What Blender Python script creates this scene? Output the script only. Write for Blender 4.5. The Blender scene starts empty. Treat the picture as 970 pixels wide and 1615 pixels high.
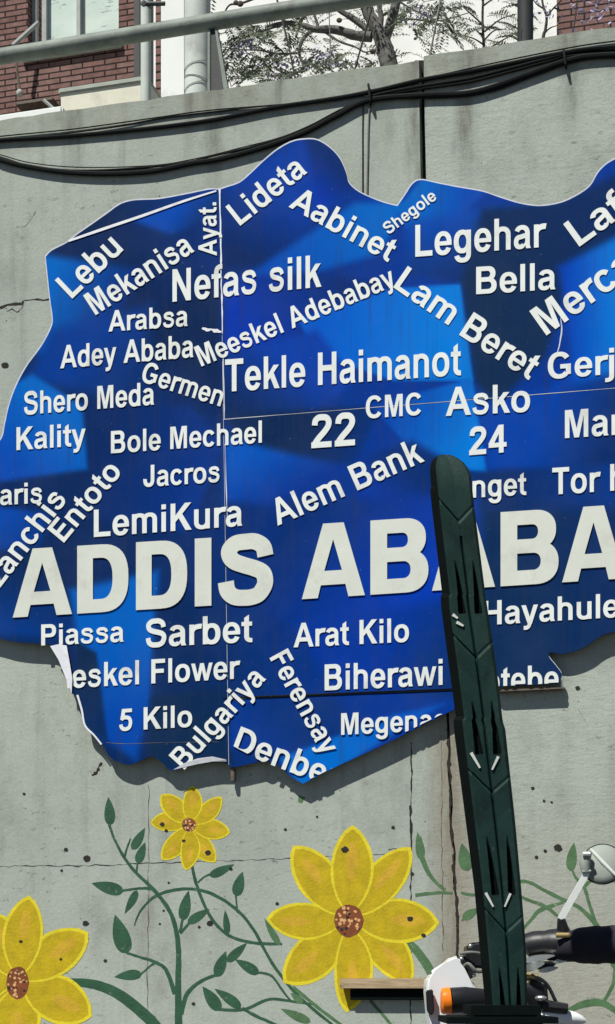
import bpy, bmesh, math, random
from mathutils import Vector, Matrix
from mathutils.geometry import delaunay_2d_cdt
random.seed(7)
R_ = math.radians
sc = bpy.context.scene
COL = sc.collection

# ------------------------------------------------------------------ camera, world, sun, exposure
F_PX, CX, HY = 2600.0, 485.0, 1550.0            # focal length and horizon in pixels of the 970x1615 photograph
YAW = math.asin(0.257)
CAM = Vector((0.0, -8.0, 1.0))
cam = bpy.data.cameras.new('camera'); camo = bpy.data.objects.new('camera', cam); COL.objects.link(camo)
camo.location = CAM; camo.rotation_euler = (R_(90), 0, YAW)
cam.sensor_fit = 'VERTICAL'; cam.sensor_height = 36; cam.sensor_width = 36
cam.lens = 36 * F_PX / 1615; cam.shift_y = (HY - 807.5) / 1615
cam.clip_start = 0.05; cam.clip_end = 2000
sc.camera = camo

SUN_TRAVEL = Vector((0.46, 1.0, -1.72)).normalized()
to_sun = -SUN_TRAVEL
elev = math.asin(to_sun.z); azim = math.atan2(to_sun.x, to_sun.y)
world = bpy.data.worlds.new('World'); sc.world = world; world.use_nodes = True
wn = world.node_tree
sky = wn.nodes.new('ShaderNodeTexSky'); sky.sky_type = 'NISHITA'; sky.sun_disc = False
sky.sun_elevation = elev; sky.sun_rotation = azim; sky.altitude = 2300
wn.nodes['Background'].inputs['Strength'].default_value = 0.05
wn.links.new(sky.outputs[0], wn.nodes['Background'].inputs['Color'])
sl = bpy.data.lights.new('sun', 'SUN'); slo = bpy.data.objects.new('sun', sl); COL.objects.link(slo)
sl.energy = 5.0; sl.angle = R_(0.5); sl.color = (1.0, 0.98, 0.895)
slo.rotation_euler = SUN_TRAVEL.to_track_quat('-Z', 'Y').to_euler(); slo.location = (-3, -6, 12)
sc.view_settings.view_transform = 'Standard'; sc.view_settings.look = 'None'
sc.view_settings.exposure = 0.30; sc.view_settings.gamma = 1.0
sc.view_settings.use_curve_mapping = False

# ------------------------------------------------------------------ pixel -> place
FW = Vector((-math.sin(YAW), math.cos(YAW), 0)); RT = Vector((math.cos(YAW), math.sin(YAW), 0)); UP = Vector((0, 0, 1))
def ray(x, y): return FW + RT * ((x - CX) / F_PX) + UP * ((HY - y) / F_PX)
def px(x, y, Y=0.0):
    d = ray(x, y); return CAM + d * ((Y - CAM.y) / d.y)
def pxt(x, y, t): return CAM + ray(x, y) * t

# ------------------------------------------------------------------ helpers
def s2l(c): return tuple(((v / 255) / 12.92 if v / 255 <= 0.04045 else ((v / 255 + 0.055) / 1.055) ** 2.4) for v in c)
def link(name, me, mats, parent=None):
    o = bpy.data.objects.new(name, me); COL.objects.link(o)
    for m in (mats if isinstance(mats, (list, tuple)) else [mats]):
        if m: me.materials.append(m)
    if parent is not None:
        o.parent = parent
        # vertices are given in world coordinates
        off = Vector((0, 0, 0)); p = parent
        while p is not None: off += p.location; p = p.parent
        if off.length > 0: me.transform(Matrix.Translation(-off))
    return o
def build(name, bm, mats, parent=None, smooth=False):
    me = bpy.data.meshes.new(name)
    bmesh.ops.recalc_face_normals(bm, faces=bm.faces)
    bm.to_mesh(me); bm.free()
    if smooth:
        for p in me.polygons: p.use_smooth = True
        try: me.set_sharp_from_angle(angle=R_(40))
        except Exception: pass
    return link(name, me, mats, parent)
def tag(o, label=None, cat=None, group=None, kind=None):
    if label: o['label'] = label
    if cat: o['category'] = cat
    if group: o['group'] = group
    if kind: o['kind'] = kind
    return o
def empty(name, loc=(0, 0, 0), parent=None):
    o = bpy.data.objects.new(name, None); COL.objects.link(o); o.location = loc
    if parent is not None: o.parent = parent
    o.empty_display_size = 0.1
    return o
def add_box(bm, lo, hi, bev=0.0):
    r = bmesh.ops.create_cube(bm, size=1.0)
    lo, hi = Vector(lo), Vector(hi)
    for v in r['verts']:
        v.co = Vector(((lo[i] + hi[i]) / 2 + v.co[i] * (hi[i] - lo[i]) for i in range(3)))
    if bev > 0:
        es = list({e for v in r['verts'] for e in v.link_edges})
        bmesh.ops.bevel(bm, geom=es, offset=bev, segments=2, affect='EDGES', clamp_overlap=True)
def catmull(pts, n=6, closed=False):
    P = [Vector(p) for p in pts]; out = []
    m = len(P); rng = range(m if closed else m - 1)
    for i in rng:
        if closed: p0, p1, p2, p3 = P[(i - 1) % m], P[i], P[(i + 1) % m], P[(i + 2) % m]
        else: p0, p1, p2, p3 = P[max(i - 1, 0)], P[i], P[i + 1], P[min(i + 2, m - 1)]
        if (p1 - p2).length < 1e-6: continue
        for k in range(n):
            t = k / n
            out.append(0.5 * ((2 * p1) + (p2 - p0) * t + (2 * p0 - 5 * p1 + 4 * p2 - p3) * t * t + (3 * p1 - p0 - 3 * p2 + p3) * t ** 3))
    if not closed: out.append(P[-1].copy())
    return out
def add_tube(bm, pts, rad, seg=8, caps=True):
    pts = [Vector(p) for p in pts]
    n = len(pts); rings = []
    rads = rad if isinstance(rad, (list, tuple)) else [rad] * n
    prev = None
    for i, p in enumerate(pts):
        d = (pts[min(i + 1, n - 1)] - pts[max(i - 1, 0)])
        d = d.normalized() if d.length > 1e-9 else Vector((0, 0, 1))
        if prev is None:
            a = d.orthogonal().normalized()
        else:
            a = (prev - d * prev.dot(d)); a = a.normalized() if a.length > 1e-6 else d.orthogonal().normalized()
        prev = a; b = d.cross(a)
        rings.append([bm.verts.new(p + (a * math.cos(2 * math.pi * k / seg) + b * math.sin(2 * math.pi * k / seg)) * rads[i]) for k in range(seg)])
    for i in range(n - 1):
        for k in range(seg):
            bm.faces.new((rings[i][k], rings[i][(k + 1) % seg], rings[i + 1][(k + 1) % seg], rings[i + 1][k]))
    if caps:
        bm.faces.new(rings[0][::-1]); bm.faces.new(rings[-1])
def lerp_tab(tab, x):
    if x <= tab[0][0]: return tab[0][1]
    for (a, va), (b, vb) in zip(tab, tab[1:]):
        if x <= b: return va + (vb - va) * (x - a) / (b - a)
    return tab[-1][1]
def extrude_poly(bm, front, back):
    f = [bm.verts.new(p) for p in front]; b = [bm.verts.new(p) for p in back]
    bm.faces.new(f); bm.faces.new(b[::-1]); n = len(f)
    for i in range(n): bm.faces.new((f[i], b[i], b[(i + 1) % n], f[(i + 1) % n]))

# ------------------------------------------------------------------ materials
class NT:
    def __init__(s, name):
        s.m = bpy.data.materials.new(name); s.m.use_nodes = True; s.t = s.m.node_tree
        s.b = s.t.nodes['Principled BSDF']
    def n(s, typ, **kw):
        nd = s.t.nodes.new(typ)
        for k, v in kw.items():
            if k in nd.inputs.keys(): nd.inputs[k].default_value = v
            else: setattr(nd, k, v)
        return nd
    def l(s, a, b): s.t.links.new(a, b)
    def coord(s, scale=(1, 1, 1), which='Object'):
        c = s.n('ShaderNodeTexCoord'); mp = s.n('ShaderNodeMapping'); mp.inputs['Scale'].default_value = scale
        s.l(c.outputs[which], mp.inputs['Vector']); return mp.outputs[0]
    def noise(s, vec, scale, detail=4, rough=0.55, dist=0.0):
        nd = s.n('ShaderNodeTexNoise'); nd.inputs['Scale'].default_value = scale; nd.inputs['Detail'].default_value = detail
        nd.inputs['Roughness'].default_value = rough; nd.inputs['Distortion'].default_value = dist
        s.l(vec, nd.inputs['Vector']); return nd.outputs[0]
    def ramp(s, v, p0, p1, c0=(0, 0, 0), c1=(1, 1, 1)):
        nd = s.n('ShaderNodeValToRGB'); e = nd.color_ramp.elements
        e[0].position = p0; e[1].position = p1; e[0].color = (*c0, 1); e[1].color = (*c1, 1)
        s.l(v, nd.inputs[0]); return nd.outputs[0]
    def math(s, op, a, b=None):
        nd = s.n('ShaderNodeMath'); nd.operation = op
        for i, v in enumerate((a, b)):
            if v is None: continue
            if isinstance(v, (int, float)): nd.inputs[i].default_value = v
            else: s.l(v, nd.inputs[i])
        return nd.outputs[0]
    def mix(s, fac, a, b, mode='MIX'):
        nd = s.n('ShaderNodeMix'); nd.data_type = 'RGBA'; nd.blend_type = mode
        for sock, v in ((nd.inputs[0], fac), (nd.inputs[6], a), (nd.inputs[7], b)):
            if isinstance(v, (int, float)): sock.default_value = v
            elif isinstance(v, tuple): sock.default_value = (*v[:3], 1)
            else: s.l(v, sock)
        return nd.outputs[2]
    def bump(s, h, strength=0.3, dist=0.01, prev=None):
        nd = s.n('ShaderNodeBump'); nd.inputs['Strength'].default_value = strength; nd.inputs['Distance'].default_value = dist
        s.l(h, nd.inputs['Height'])
        if prev is not None: s.l(prev, nd.inputs['Normal'])
        return nd.outputs[0]
    def out(s, col=None, rough=None, nrm=None, metal=None, spec=None):
        for key, v in (('Base Color', col), ('Roughness', rough), ('Metallic', metal), ('Specular IOR Level', spec)):
            if v is None: continue
            if isinstance(v, (int, float)): s.b.inputs[key].default_value = v
            elif isinstance(v, tuple): s.b.inputs[key].default_value = (*v[:3], 1)
            else: s.l(v, s.b.inputs[key])
        if nrm is not None: s.l(nrm, s.b.inputs['Normal'])
        return s.m

def worn(name, col, rough=0.6, var=0.25, scale=12, metal=0.0, dirt=None, bump=0.15, bscale=80, spec=0.4):
    t = NT(name); v = t.coord()
    n1 = t.noise(v, scale, 5); n2 = t.noise(v, scale * 6, 3)
    dark = tuple(c * (1 - var) for c in col); lite = tuple(min(1, c * (1 + var * 0.6)) for c in col)
    c = t.mix(t.ramp(n1, 0.3, 0.7), dark, lite)
    c = t.mix(0.25, c, t.mix(n2, dark, lite))
    if dirt: c = t.mix(t.math('MULTIPLY', t.ramp(t.noise(v, scale * 0.7, 6, 0.7), 0.55, 0.72), 0.7), c, dirt)
    nb = t.bump(t.noise(v, bscale, 4), bump, 0.004)
    return t.out(c, rough, nb, metal, spec)

# crack line in wall coordinates (used for the rust and damp staining beside it)
cA, cB = px(707, 1140), px(723, 1560)
kS = (cB.x - cA.x) / (cB.z - cA.z); kX = cA.x - kS * cA.z
def wall_material(name, right=False):
    t = NT(name); v = t.coord()
    base = (0.357, 0.396, 0.355)
    big = t.noise(v, 0.9, 5, 0.6); med = t.noise(v, 5.0, 6, 0.65); fine = t.noise(v, 70, 3, 0.6)
    c = t.mix(t.ramp(big, 0.3, 0.7), tuple(x * 0.83 for x in base), tuple(x * 1.10 for x in base))
    c = t.mix(t.math('MULTIPLY', t.ramp(med, 0.35, 0.75), 0.45), c, (0.43, 0.455, 0.40))
    # vertical run-down streaks
    st = t.noise(t.coord((5.5, 1, 0.32)), 1.6, 5, 0.62)
    c = t.mix(t.math('MULTIPLY', t.ramp(st, 0.50, 0.72), t.math('MULTIPLY', t.ramp(t.noise(v, .55, 3), .40, .62), 0.75)), c, (0.185, 0.19, 0.155))
    st2 = t.noise(t.coord((16, 1, 0.5)), 1.3, 4, 0.6)
    c = t.mix(t.math('MULTIPLY', t.ramp(st2, 0.62, 0.76), 0.14), c, (0.20, 0.20, 0.165))
    # pale efflorescence
    c = t.mix(t.math('MULTIPLY', t.ramp(t.noise(t.coord((1, 1, 0.6)), 2.6, 6, 0.7), 0.56, 0.72), 0.45), c, (0.47, 0.47, 0.42))
    sep = t.n('ShaderNodeSeparateXYZ'); t.l(v, sep.inputs[0])
    X, Z = sep.outputs[0], sep.outputs[2]
    # dirty cast band along the top of the wall
    band = t.math('MULTIPLY', t.ramp(t.math('ADD', Z, t.math('MULTIPLY', t.noise(v, 6, 4), 0.10)), 5.38 / 10, 5.44 / 10), 1.0)
    nd = t.n('ShaderNodeMapRange'); nd.inputs['From Min'].default_value = 5.37; nd.inputs['From Max'].default_value = 5.43
    t.l(t.math('ADD', Z, t.math('MULTIPLY', t.noise(v, 3, 4), 0.05)), nd.inputs['Value'])
    c = t.mix(t.math('MULTIPLY', nd.outputs[0], t.math('MULTIPLY', t.ramp(t.noise(v, 7, 6, 0.7), 0.25, 0.7), 0.6)), c, (0.20, 0.195, 0.155))
    for sx, sw, zb in ((px(338, 150).x, .075, 4.95), (px(300, 150).x, .05, 5.2), (px(655, 110).x, .06, 4.7), (px(120, 180).x, .06, 5.15), (px(440, 130).x, .05, 5.2), (px(735, 90).x, .08, 4.8), (px(900, 60).x, .07, 5.0)):
        dd = t.math('ABSOLUTE', t.math('SUBTRACT', X, t.math('ADD', t.math('MULTIPLY', t.noise(v, 5, 4), .10), sx - .05)))
        a1 = t.n('ShaderNodeMapRange'); a1.inputs['From Min'].default_value = sw; a1.inputs['From Max'].default_value = sw * .2; t.l(dd, a1.inputs['Value'])
        a2 = t.n('ShaderNodeMapRange'); a2.inputs['From Min'].default_value = zb; a2.inputs['From Max'].default_value = zb + .35; t.l(Z, a2.inputs['Value'])
        c = t.mix(t.math('MULTIPLY', t.math('MULTIPLY', a1.outputs[0], a2.outputs[0]), t.math('MULTIPLY', t.ramp(t.noise(t.coord((14, 1, 2.5)), 1.5, 6, .7), .3, .62), .75)), c, (0.11, 0.108, 0.088))
    # rust / damp beside the crack
    d = t.math('ABSOLUTE', t.math('SUBTRACT', X, t.math('ADD', t.math('MULTIPLY', Z, kS), kX + 0.0)))
    nm = t.n('ShaderNodeMapRange'); nm.inputs['From Min'].default_value = 0.15; nm.inputs['From Max'].default_value = 0.0
    t.l(t.math('ADD', d, t.math('MULTIPLY', t.math('SUBTRACT', t.noise(t.coord((9, 1, 2.5)), 3, 6, 0.7), 0.5), 0.22)), nm.inputs['Value'])
    zz = t.n('ShaderNodeMapRange'); zz.inputs['From Min'].default_value = 2.7; zz.inputs['From Max'].default_value = 2.2; t.l(Z, zz.inputs['Value'])
    c = t.mix(t.math('MULTIPLY', t.math('MULTIPLY', nm.outputs[0], zz.outputs[0]), 0.75), c, (0.20, 0.155, 0.105))
    if right:
        z2 = t.n('ShaderNodeMapRange'); z2.inputs['From Min'].default_value = 2.1; z2.inputs['From Max'].default_value = 1.0; t.l(Z, z2.inputs['Value'])
        c = t.mix(t.math('MULTIPLY', z2.outputs[0], 0.6), c, (0.34, 0.315, 0.265))
    # pits and specks
    vor = t.n('ShaderNodeTexVoronoi'); vor.inputs['Scale'].default_value = 19; t.l(v, vor.inputs['Vector'])
    pit = t.ramp(t.math('ADD', vor.outputs['Distance'], t.math('MULTIPLY', t.noise(v, 2.3, 5, .7), 0.50)), 0.245, 0.275, (1, 1, 1), (0, 0, 0))
    c = t.mix(t.math('MULTIPLY', pit, 0.85), c, (0.035, 0.035, 0.03))
    c = t.mix(t.math('MULTIPLY', t.ramp(fine, 0.35, 0.65), 0.16), c, (0.13, 0.13, 0.11), 'MIX')
    rip = t.noise(t.coord((1.0, 1, 2.6) if right else (1, 1, 1.2)), 11 if right else 8, 8, 0.72, 0.0)
    nb = t.bump(rip, 0.24 if right else 0.13, 0.02)
    chip = t.ramp(t.noise(t.coord((1, 1, 2.2)), 15, 6, 0.75, .2), 0.585, 0.635)
    c = t.mix(t.math('MULTIPLY', chip, t.math('MULTIPLY', t.ramp(t.noise(v, 1.5, 5, .7), .42, .58), .62)), c, (0.10, 0.095, 0.08))
    blot = t.ramp(t.noise(t.coord((1, 1, .7)), 1.9, 9, 0.72, .2), 0.52, 0.72)
    c = t.mix(t.math('MULTIPLY', blot, .6), c, (0.16, 0.165, 0.14))
    nb = t.bump(med, 0.15, 0.02, nb)
    nb = t.bump(fine, 0.22, 0.005, nb)
    nb = t.bump(pit, 0.5, -0.006, nb)
    return t.out(c, 0.93, nb, 0, 0.2)
M = {}
M['wall_l'] = wall_material('weathered_concrete')
M['wall_r'] = wall_material('rough_concrete', True)
M['crack'] = worn('dark_crack', (0.022, 0.020, 0.016), 0.95, 0.4, 30)
M['stain'] = worn('rust_line', (0.12, 0.085, 0.055), 0.95, 0.5, 30)
M['joint_shade'] = worn('joint_shadow_filler', (0.012, 0.012, 0.011), 0.9, 0.3, 30)
def paint(name, col, var=0.25, wear=0.5):
    t = NT(name); v = t.coord()
    c = t.mix(t.ramp(t.noise(v, 14, 5, 0.6), 0.3, 0.7), tuple(x * (1 - var) for x in col), tuple(min(.9, x * (1 + var * .5)) for x in col))
    c = t.mix(t.math('MULTIPLY', t.ramp(t.noise(t.coord((20, 1, 3)), 3, 5, .65), 0.5, 0.75), 0.3), c, tuple(x * 0.55 for x in col))
    c = t.mix(t.math('MULTIPLY', t.ramp(t.noise(v, 30, 6, 0.7), 0.60, 0.68), wear), c, (0.33, 0.33, 0.28))
    nb = t.bump(t.noise(t.coord((1.2, 1, 5)), 6, 6, .65), 0.05, 0.02)
    nb = t.bump(t.noise(v, 70, 3), 0.3, 0.006, nb)
    return t.out(c, 0.75, nb, 0, 0.3)
M['p_yellow'] = paint('mural_yellow', (0.47, 0.345, 0.004), .22, .10)
M['p_edge'] = paint('mural_lemon_edge', (0.66, 0.55, 0.02), .15, .10)
M['p_orange'] = paint('mural_orange_blush', (0.54, 0.34, 0.022), .2, .15)
M['p_green'] = paint('mural_green', (0.025, 0.088, 0.045), .3, .45)
M['p_green_pale'] = paint('mural_faded_green', (0.075, 0.155, 0.070), .3, .55)
M['p_brown'] = paint('mural_brown', (0.20, 0.055, 0.018), .3, .1)
M['p_cream'] = paint('mural_cream_dot', (0.62, 0.36, 0.16), .2, .05)
def sign_print():
    t = NT('printed_blue_film'); at = t.n('ShaderNodeAttribute'); at.attribute_name = 'print'
    v = t.coord()
    c = t.mix(t.math('MULTIPLY', t.ramp(t.noise(v, 3.0, 6, .65), .45, .75), 0.05), at.outputs['Color'], (0.16, 0.2, 0.28))
    c = t.mix(t.math('MULTIPLY', t.ramp(t.noise(t.coord((20, 1, .8)), 2.2, 5, .6), .52, .72), 0.34), c, (0.02, 0.03, 0.07))
    # chalk-dry dust specks and scratches
    c = t.mix(t.math('MULTIPLY', t.ramp(t.noise(v, 46, 4, .75), .69, .76), 0.38), c, (0.35, 0.38, 0.45))
    nb = t.bump(t.noise(v, 1.6, 3), 0.10, 0.05)
    r = t.ramp(t.noise(v, 9, 5, .6), .3, .7, (.5,) * 3, (.65,) * 3)
    return t.out(c, r, nb, 0, 0.03)
M['print'] = sign_print()
M['letter'] = worn('white_letter_acrylic', (0.71, 0.735, 0.715), 0.5, 0.08, 8, 0, (0.45, 0.45, 0.42), .05)
M['title'] = worn('cream_title_letter', (0.60, 0.62, 0.56), 0.55, 0.08, 8, 0, (0.45, 0.45, 0.41), .05)
M['rim'] = worn('pale_sheet_edge', (0.55, 0.57, 0.62), 0.5, 0.2, 20)
M['board'] = worn('dull_board', (0.05, 0.055, 0.07), 0.7, 0.3, 10)
M['peel'] = worn('white_peeled_film', (0.72, 0.73, 0.78), 0.45, 0.1, 12, 0, (0.5, 0.5, 0.52))
M['steel'] = worn('rusty_steel', (0.13, 0.105, 0.085), 0.7, 0.45, 25, 0.3, (0.10, 0.05, 0.025))
M['cable'] = worn('black_cable', (0.009, 0.010, 0.011), 0.85, 0.3, 20, 0, None, .15, 80, .15)
M['wire_grey'] = worn('grey_wire', (0.16, 0.16, 0.15), 0.6, 0.3, 20)
M['rail'] = worn('grey_green_pipe_paint', (0.205, 0.235, 0.21), 0.6, 0.35, 9, 0, (0.07, 0.062, 0.048), .3, 60, .25)
M['rail_dark'] = worn('dark_plate_paint', (0.03, 0.033, 0.035), 0.6, 0.3, 9)
def brick():
    t = NT('red_brick'); c = t.n('ShaderNodeTexCoord'); s = t.n('ShaderNodeSeparateXYZ'); k = t.n('ShaderNodeCombineXYZ')
    t.l(c.outputs['Object'], s.inputs[0]); t.l(s.outputs[0], k.inputs[0]); t.l(s.outputs[2], k.inputs[1])
    b = t.n('ShaderNodeTexBrick'); t.l(k.outputs[0], b.inputs['Vector'])
    b.inputs['Scale'].default_value = 1; b.inputs['Brick Width'].default_value = 0.25; b.inputs['Row Height'].default_value = 0.060
    b.inputs['Mortar Size'].default_value = 0.0085; b.inputs['Mortar Smooth'].default_value = 0.3; b.inputs['Bias'].default_value = -0.1
    b.inputs['Color1'].default_value = (0.225, 0.132, 0.116, 1); b.inputs['Color2'].default_value = (0.165, 0.085, 0.075, 1)
    b.inputs['Mortar'].default_value = (0.022, 0.015, 0.014, 1)
    v = t.coord()
    col = t.mix(0.85, b.outputs['Color'], t.mix(t.ramp(t.noise(v, 11, 6, .7), .3, .7), (.55, .55, .55), (1.25, 1.25, 1.25)), 'MULTIPLY')
    nb = t.bump(b.outputs['Fac'], 0.9, -0.012); nb = t.bump(t.noise(v, 60, 4), 0.35, 0.006, nb)
    return t.out(col, 0.9, nb, 0, .2)
M['brick'] = brick()
M['white_wall'] = worn('white_render', (0.80, 0.80, 0.77), 0.9, 0.16, 1.6, 0, (0.58, 0.58, 0.54), .3, 30)
M['cream'] = worn('cream_render', (0.66, 0.64, 0.53), 0.9, 0.12, 3, 0, (0.42, .4, .33), .2, 40)
M['coping'] = worn('cement_coping', (0.36, 0.38, 0.34), 0.9, 0.25, 6)
M['white_paint'] = worn('white_column_paint', (0.72, 0.74, 0.72), 0.7, 0.08, 3, 0, (0.5, 0.5, 0.47))
M['col_grey'] = worn('pale_cement_column', (0.52, 0.56, 0.52), 0.8, 0.2, 4, 0, (0.28, 0.28, 0.25))
M['frame'] = worn('window_frame_paint', (0.32, 0.34, 0.33), 0.5, 0.2, 8)
def glass():
    t = NT('pale_window_glass'); v = t.coord()
    c = t.mix(t.ramp(t.noise(t.coord((1, 1, 2)), 2.2, 5), .3, .7), (0.50, 0.60, 0.54), (0.64, 0.72, 0.66))
    cr = t.ramp(t.math('ABSOLUTE', t.math('SUBTRACT', t.noise(t.coord((.6, 1, 2.2)), 1.1, 6, .6), .5)), 0.0, 0.012, (1, 1, 1), (0, 0, 0))
    c = t.mix(t.math('MULTIPLY', cr, .6), c, (0.08, 0.10, 0.09))
    return t.out(c, .18, None, 0, .5)
M['glass'] = glass()
M['bark'] = worn('grey_bark', (0.13, 0.125, 0.118), 0.95, 0.45, 18, 0, (0.04, .035, .03), .8, 30)
M['twig'] = worn('dark_twig', (0.055, 0.050, 0.045), 0.95, 0.3, 18)
M['leaf'] = worn('leaf_green', (0.135, 0.160, 0.105), 0.7, 0.5, 3)
M['blossom'] = worn('purple_blossom', (0.34, 0.30, 0.46), 0.8, 0.35, 4)
M['pod'] = worn('brown_seed_pod', (0.05, 0.033, 0.026), 0.8, .3, 20)
M['pole'] = worn('dark_pole', (0.022, 0.027, 0.027), 0.7, 0.3, 12)
def post_mat():
    t = NT('dark_green_post_paint'); v = t.coord()
    c = t.mix(t.ramp(t.noise(v, 7, 6, .65), .3, .7), (0.006, 0.022, 0.019), (0.013, 0.038, 0.033))
    c = t.mix(t.math('MULTIPLY', t.ramp(t.noise(v, 38, 5, .7), .58, .72), .35), c, (0.05, .07, .062))
    c = t.mix(t.math('MULTIPLY', t.ramp(t.noise(t.coord((1, 1, .25)), 60, 5, .75), .66, .72), .6), c, (0.10, .115, .10))
    c = t.mix(t.math('MULTIPLY', t.ramp(t.noise(t.coord((1, 1, .4)), 12, 6, .7), .52, .68), .5), c, (0.004, .008, .008))
    nb = t.bump(t.noise(v, 110, 4, .6), .25, .003)
    return t.out(c, .6, nb, 0, .14)
M['post'] = post_mat()
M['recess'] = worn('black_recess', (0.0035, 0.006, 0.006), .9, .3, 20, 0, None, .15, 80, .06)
M['slit'] = worn('white_slit_inlay', (0.60, 0.62, 0.58), .45, .1, 30)  # plain white pieces set into the post's slits
def wood():
    t = NT('weathered_plank'); v = t.coord((1.0, 12, 12))
    c = t.mix(t.ramp(t.noise(v, 5, 6, .65, .6), .3, .7), (0.24, .17, .10), (.52, .40, .26))
    c = t.mix(t.math('MULTIPLY', t.ramp(t.noise(t.coord(), 28, 3), .62, .70), .8), c, (.05, .035, .025))
    return t.out(c, .85, t.bump(t.noise(v, 5, 6), .4, .004), 0, .2)
M['wood'] = wood()
M['asphalt'] = worn('asphalt', (0.05, 0.05, 0.052), .95, .3, 3, 0, None, .6, 60)
M['paving'] = worn('concrete_paving', (0.12, 0.12, 0.115), .95, .25, 3, 0, None, .4, 40)
M['terrace'] = worn('upper_terrace_cement', (0.30, 0.30, 0.27), .95, .25, 2)
M['white_plastic'] = worn('white_fairing_paint', (0.74, 0.76, 0.78), .22, .06, 6, 0, None, .02)
M['black_plastic'] = worn('black_plastic', (0.012, 0.012, 0.015), .45, .3, 14)
M['muff'] = worn('black_padded_fabric', (0.013, 0.012, 0.020), .85, .4, 16, 0, None, .5, 50)
M['silver'] = worn('scuffed_silver', (0.55, 0.57, 0.55), .3, .15, 14, .8)
M['chrome_arm'] = worn('bright_mirror_arm', (0.70, 0.72, 0.70), .4, .08, 14, .1)
M['amber'] = worn('amber_lens', (0.85, 0.20, 0.012), .25, .1, 30)
M['brass'] = worn('brass_fitting', (0.50, 0.38, 0.16), .4, .2, 20, .6)
M['mirror_back'] = worn('pale_mirror_shell', (0.27, 0.30, 0.27), .6, .15, 10, .0)
M['tyre'] = worn('tyre_rubber', (0.018, 0.018, 0.018), .85, .3, 20)

# ------------------------------------------------------------------ ground
def sheet(name, x0, x1, y0, y1, z, m):
    bm = bmesh.new(); bm.faces.new([bm.verts.new(p) for p in ((x0, y0, z), (x1, y0, z), (x1, y1, z), (x0, y1, z))])
    return tag(build(name, bm, m), kind='structure')
sheet('street', -600, 600, -600, 600, 0.0, M['asphalt'])
bm = bmesh.new(); add_box(bm, (-60, -2.6, 0.004), (60, -0.004, 0.14), 0.012)
tag(build('pavement', bm, M['paving']), kind='structure')
bm = bmesh.new(); add_box(bm, (-60, 0.45, 0.15), (60, 45, 4.95))
tag(build('upper_terrace', bm, M['terrace']), kind='structure')

# ------------------------------------------------------------------ the two concrete wall sections
gap = [(664, 60), (664.5, 95), (668, 290), (683, 700), (706, 1130), (709, 1180), (708, 1215), (712, 1262), (711, 1305), (717, 1345), (716, 1390), (720, 1420), (722, 1470), (721, 1510), (723, 1560), (726, 1700), (727, 1990)]
gw = [(60, 7), (95, 8), (290, 9), (700, 6), (1130, 4), (1262, 4.5), (1305, 3.4), (1390, 3), (1470, 4.2), (1560, 2.5), (1990, 2.5)]
gap_f = [p for p in catmull([Vector((x, y, 0)) for x, y in gap], 5)]
def wall_section(name, zt, left):
    edge = []
    for i, p in enumerate(gap_f):
        w = lerp_tab(gw, p.y) / 2 + random.uniform(-.35, .35)
        q = px(p.x + (-w if left else w), p.y); edge.append((q.x, q.z))
    edge = [e for e in edge if 0.14 < e[1] < zt - 0.002]
    edge.sort(key=lambda e: -e[1])
    x_far = -26 if left else 22
    top = []
    n = 260
    for i in range(n + 1):
        x = x_far + (edge[0][0] - x_far) * i / n
        top.append((x, zt + random.uniform(-.004, .004) + .006 * math.sin(x * 3.1) * math.sin(x * 1.3)))
    poly = top + edge + [(edge[-1][0], 0.0), (x_far, 0.0)]
    bm = bmesh.new()
    extrude_poly(bm, [(x, 0, z) for x, z in poly], [(x, .42, z) for x, z in poly])
    return build(name, bm, M['wall_l' if left else 'wall_r'])
wallL = wall_section('retaining_wall', 5.553, True)
tag(wallL, 'grey streaked concrete wall painted with three yellow flowers, left of the dark joint', 'wall', 'concrete wall sections')
wallR = wall_section('retaining_wall', 5.572, False)
tag(wallR, 'rough concrete wall section right of the dark vertical joint, behind the motorcycle', 'wall', 'concrete wall sections')
bm = bmesh.new()
a = [px(p.x - 10, p.y, .07) for p in gap_f if p.y > 92]; b = [px(p.x + 10, p.y, .07) for p in gap_f if p.y > 92]
va = [bm.verts.new(p) for p in a]; vb = [bm.verts.new(p) for p in b]
for i in range(len(va) - 1): bm.faces.new((va[i], vb[i], vb[i + 1], va[i + 1]))
r = bmesh.ops.extrude_face_region(bm, geom=list(bm.faces))
bmesh.ops.translate(bm, verts=[v for v in r['geom'] if isinstance(v, bmesh.types.BMVert)], vec=(0, .05, 0))
build('joint_shade_strip', bm, M['joint_shade'], wallL)  # near-black strip inside the gap; the joint's shade is put into its colour

# thin painted / cracked shapes on the wall, each a hair further out than the last
_layer = [0.0002]
def nextY():
    _layer[0] += 0.000004; return -_layer[0]
def ribbon(bm, pts, widths, Y, rag=0.0, n=6):
    c = catmull([Vector((p[0], p[1], 0)) for p in pts], n); m = len(c)
    if isinstance(widths, (int, float)): widths = [widths] * len(pts)
    L, Rr = [], []
    for i, p in enumerate(c):
        d = c[min(i + 1, m - 1)] - c[max(i - 1, 0)]; d.normalize(); nn = Vector((-d.y, d.x, 0))
        s = i / max(1, m - 1) * (len(widths) - 1); k = min(int(s), len(widths) - 2) if len(widths) > 1 else 0
        w = (widths[k] + (widths[min(k + 1, len(widths) - 1)] - widths[k]) * (s - k)) / 2
        L.append(bm.verts.new(px(*(p + nn * (w + random.uniform(-rag, rag)))[:2], Y))); Rr.append(bm.verts.new(px(*(p - nn * (w + random.uniform(-rag, rag)))[:2], Y)))
    for i in range(m - 1): bm.faces.new((L[i], Rr[i], Rr[i + 1], L[i + 1]))
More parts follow.
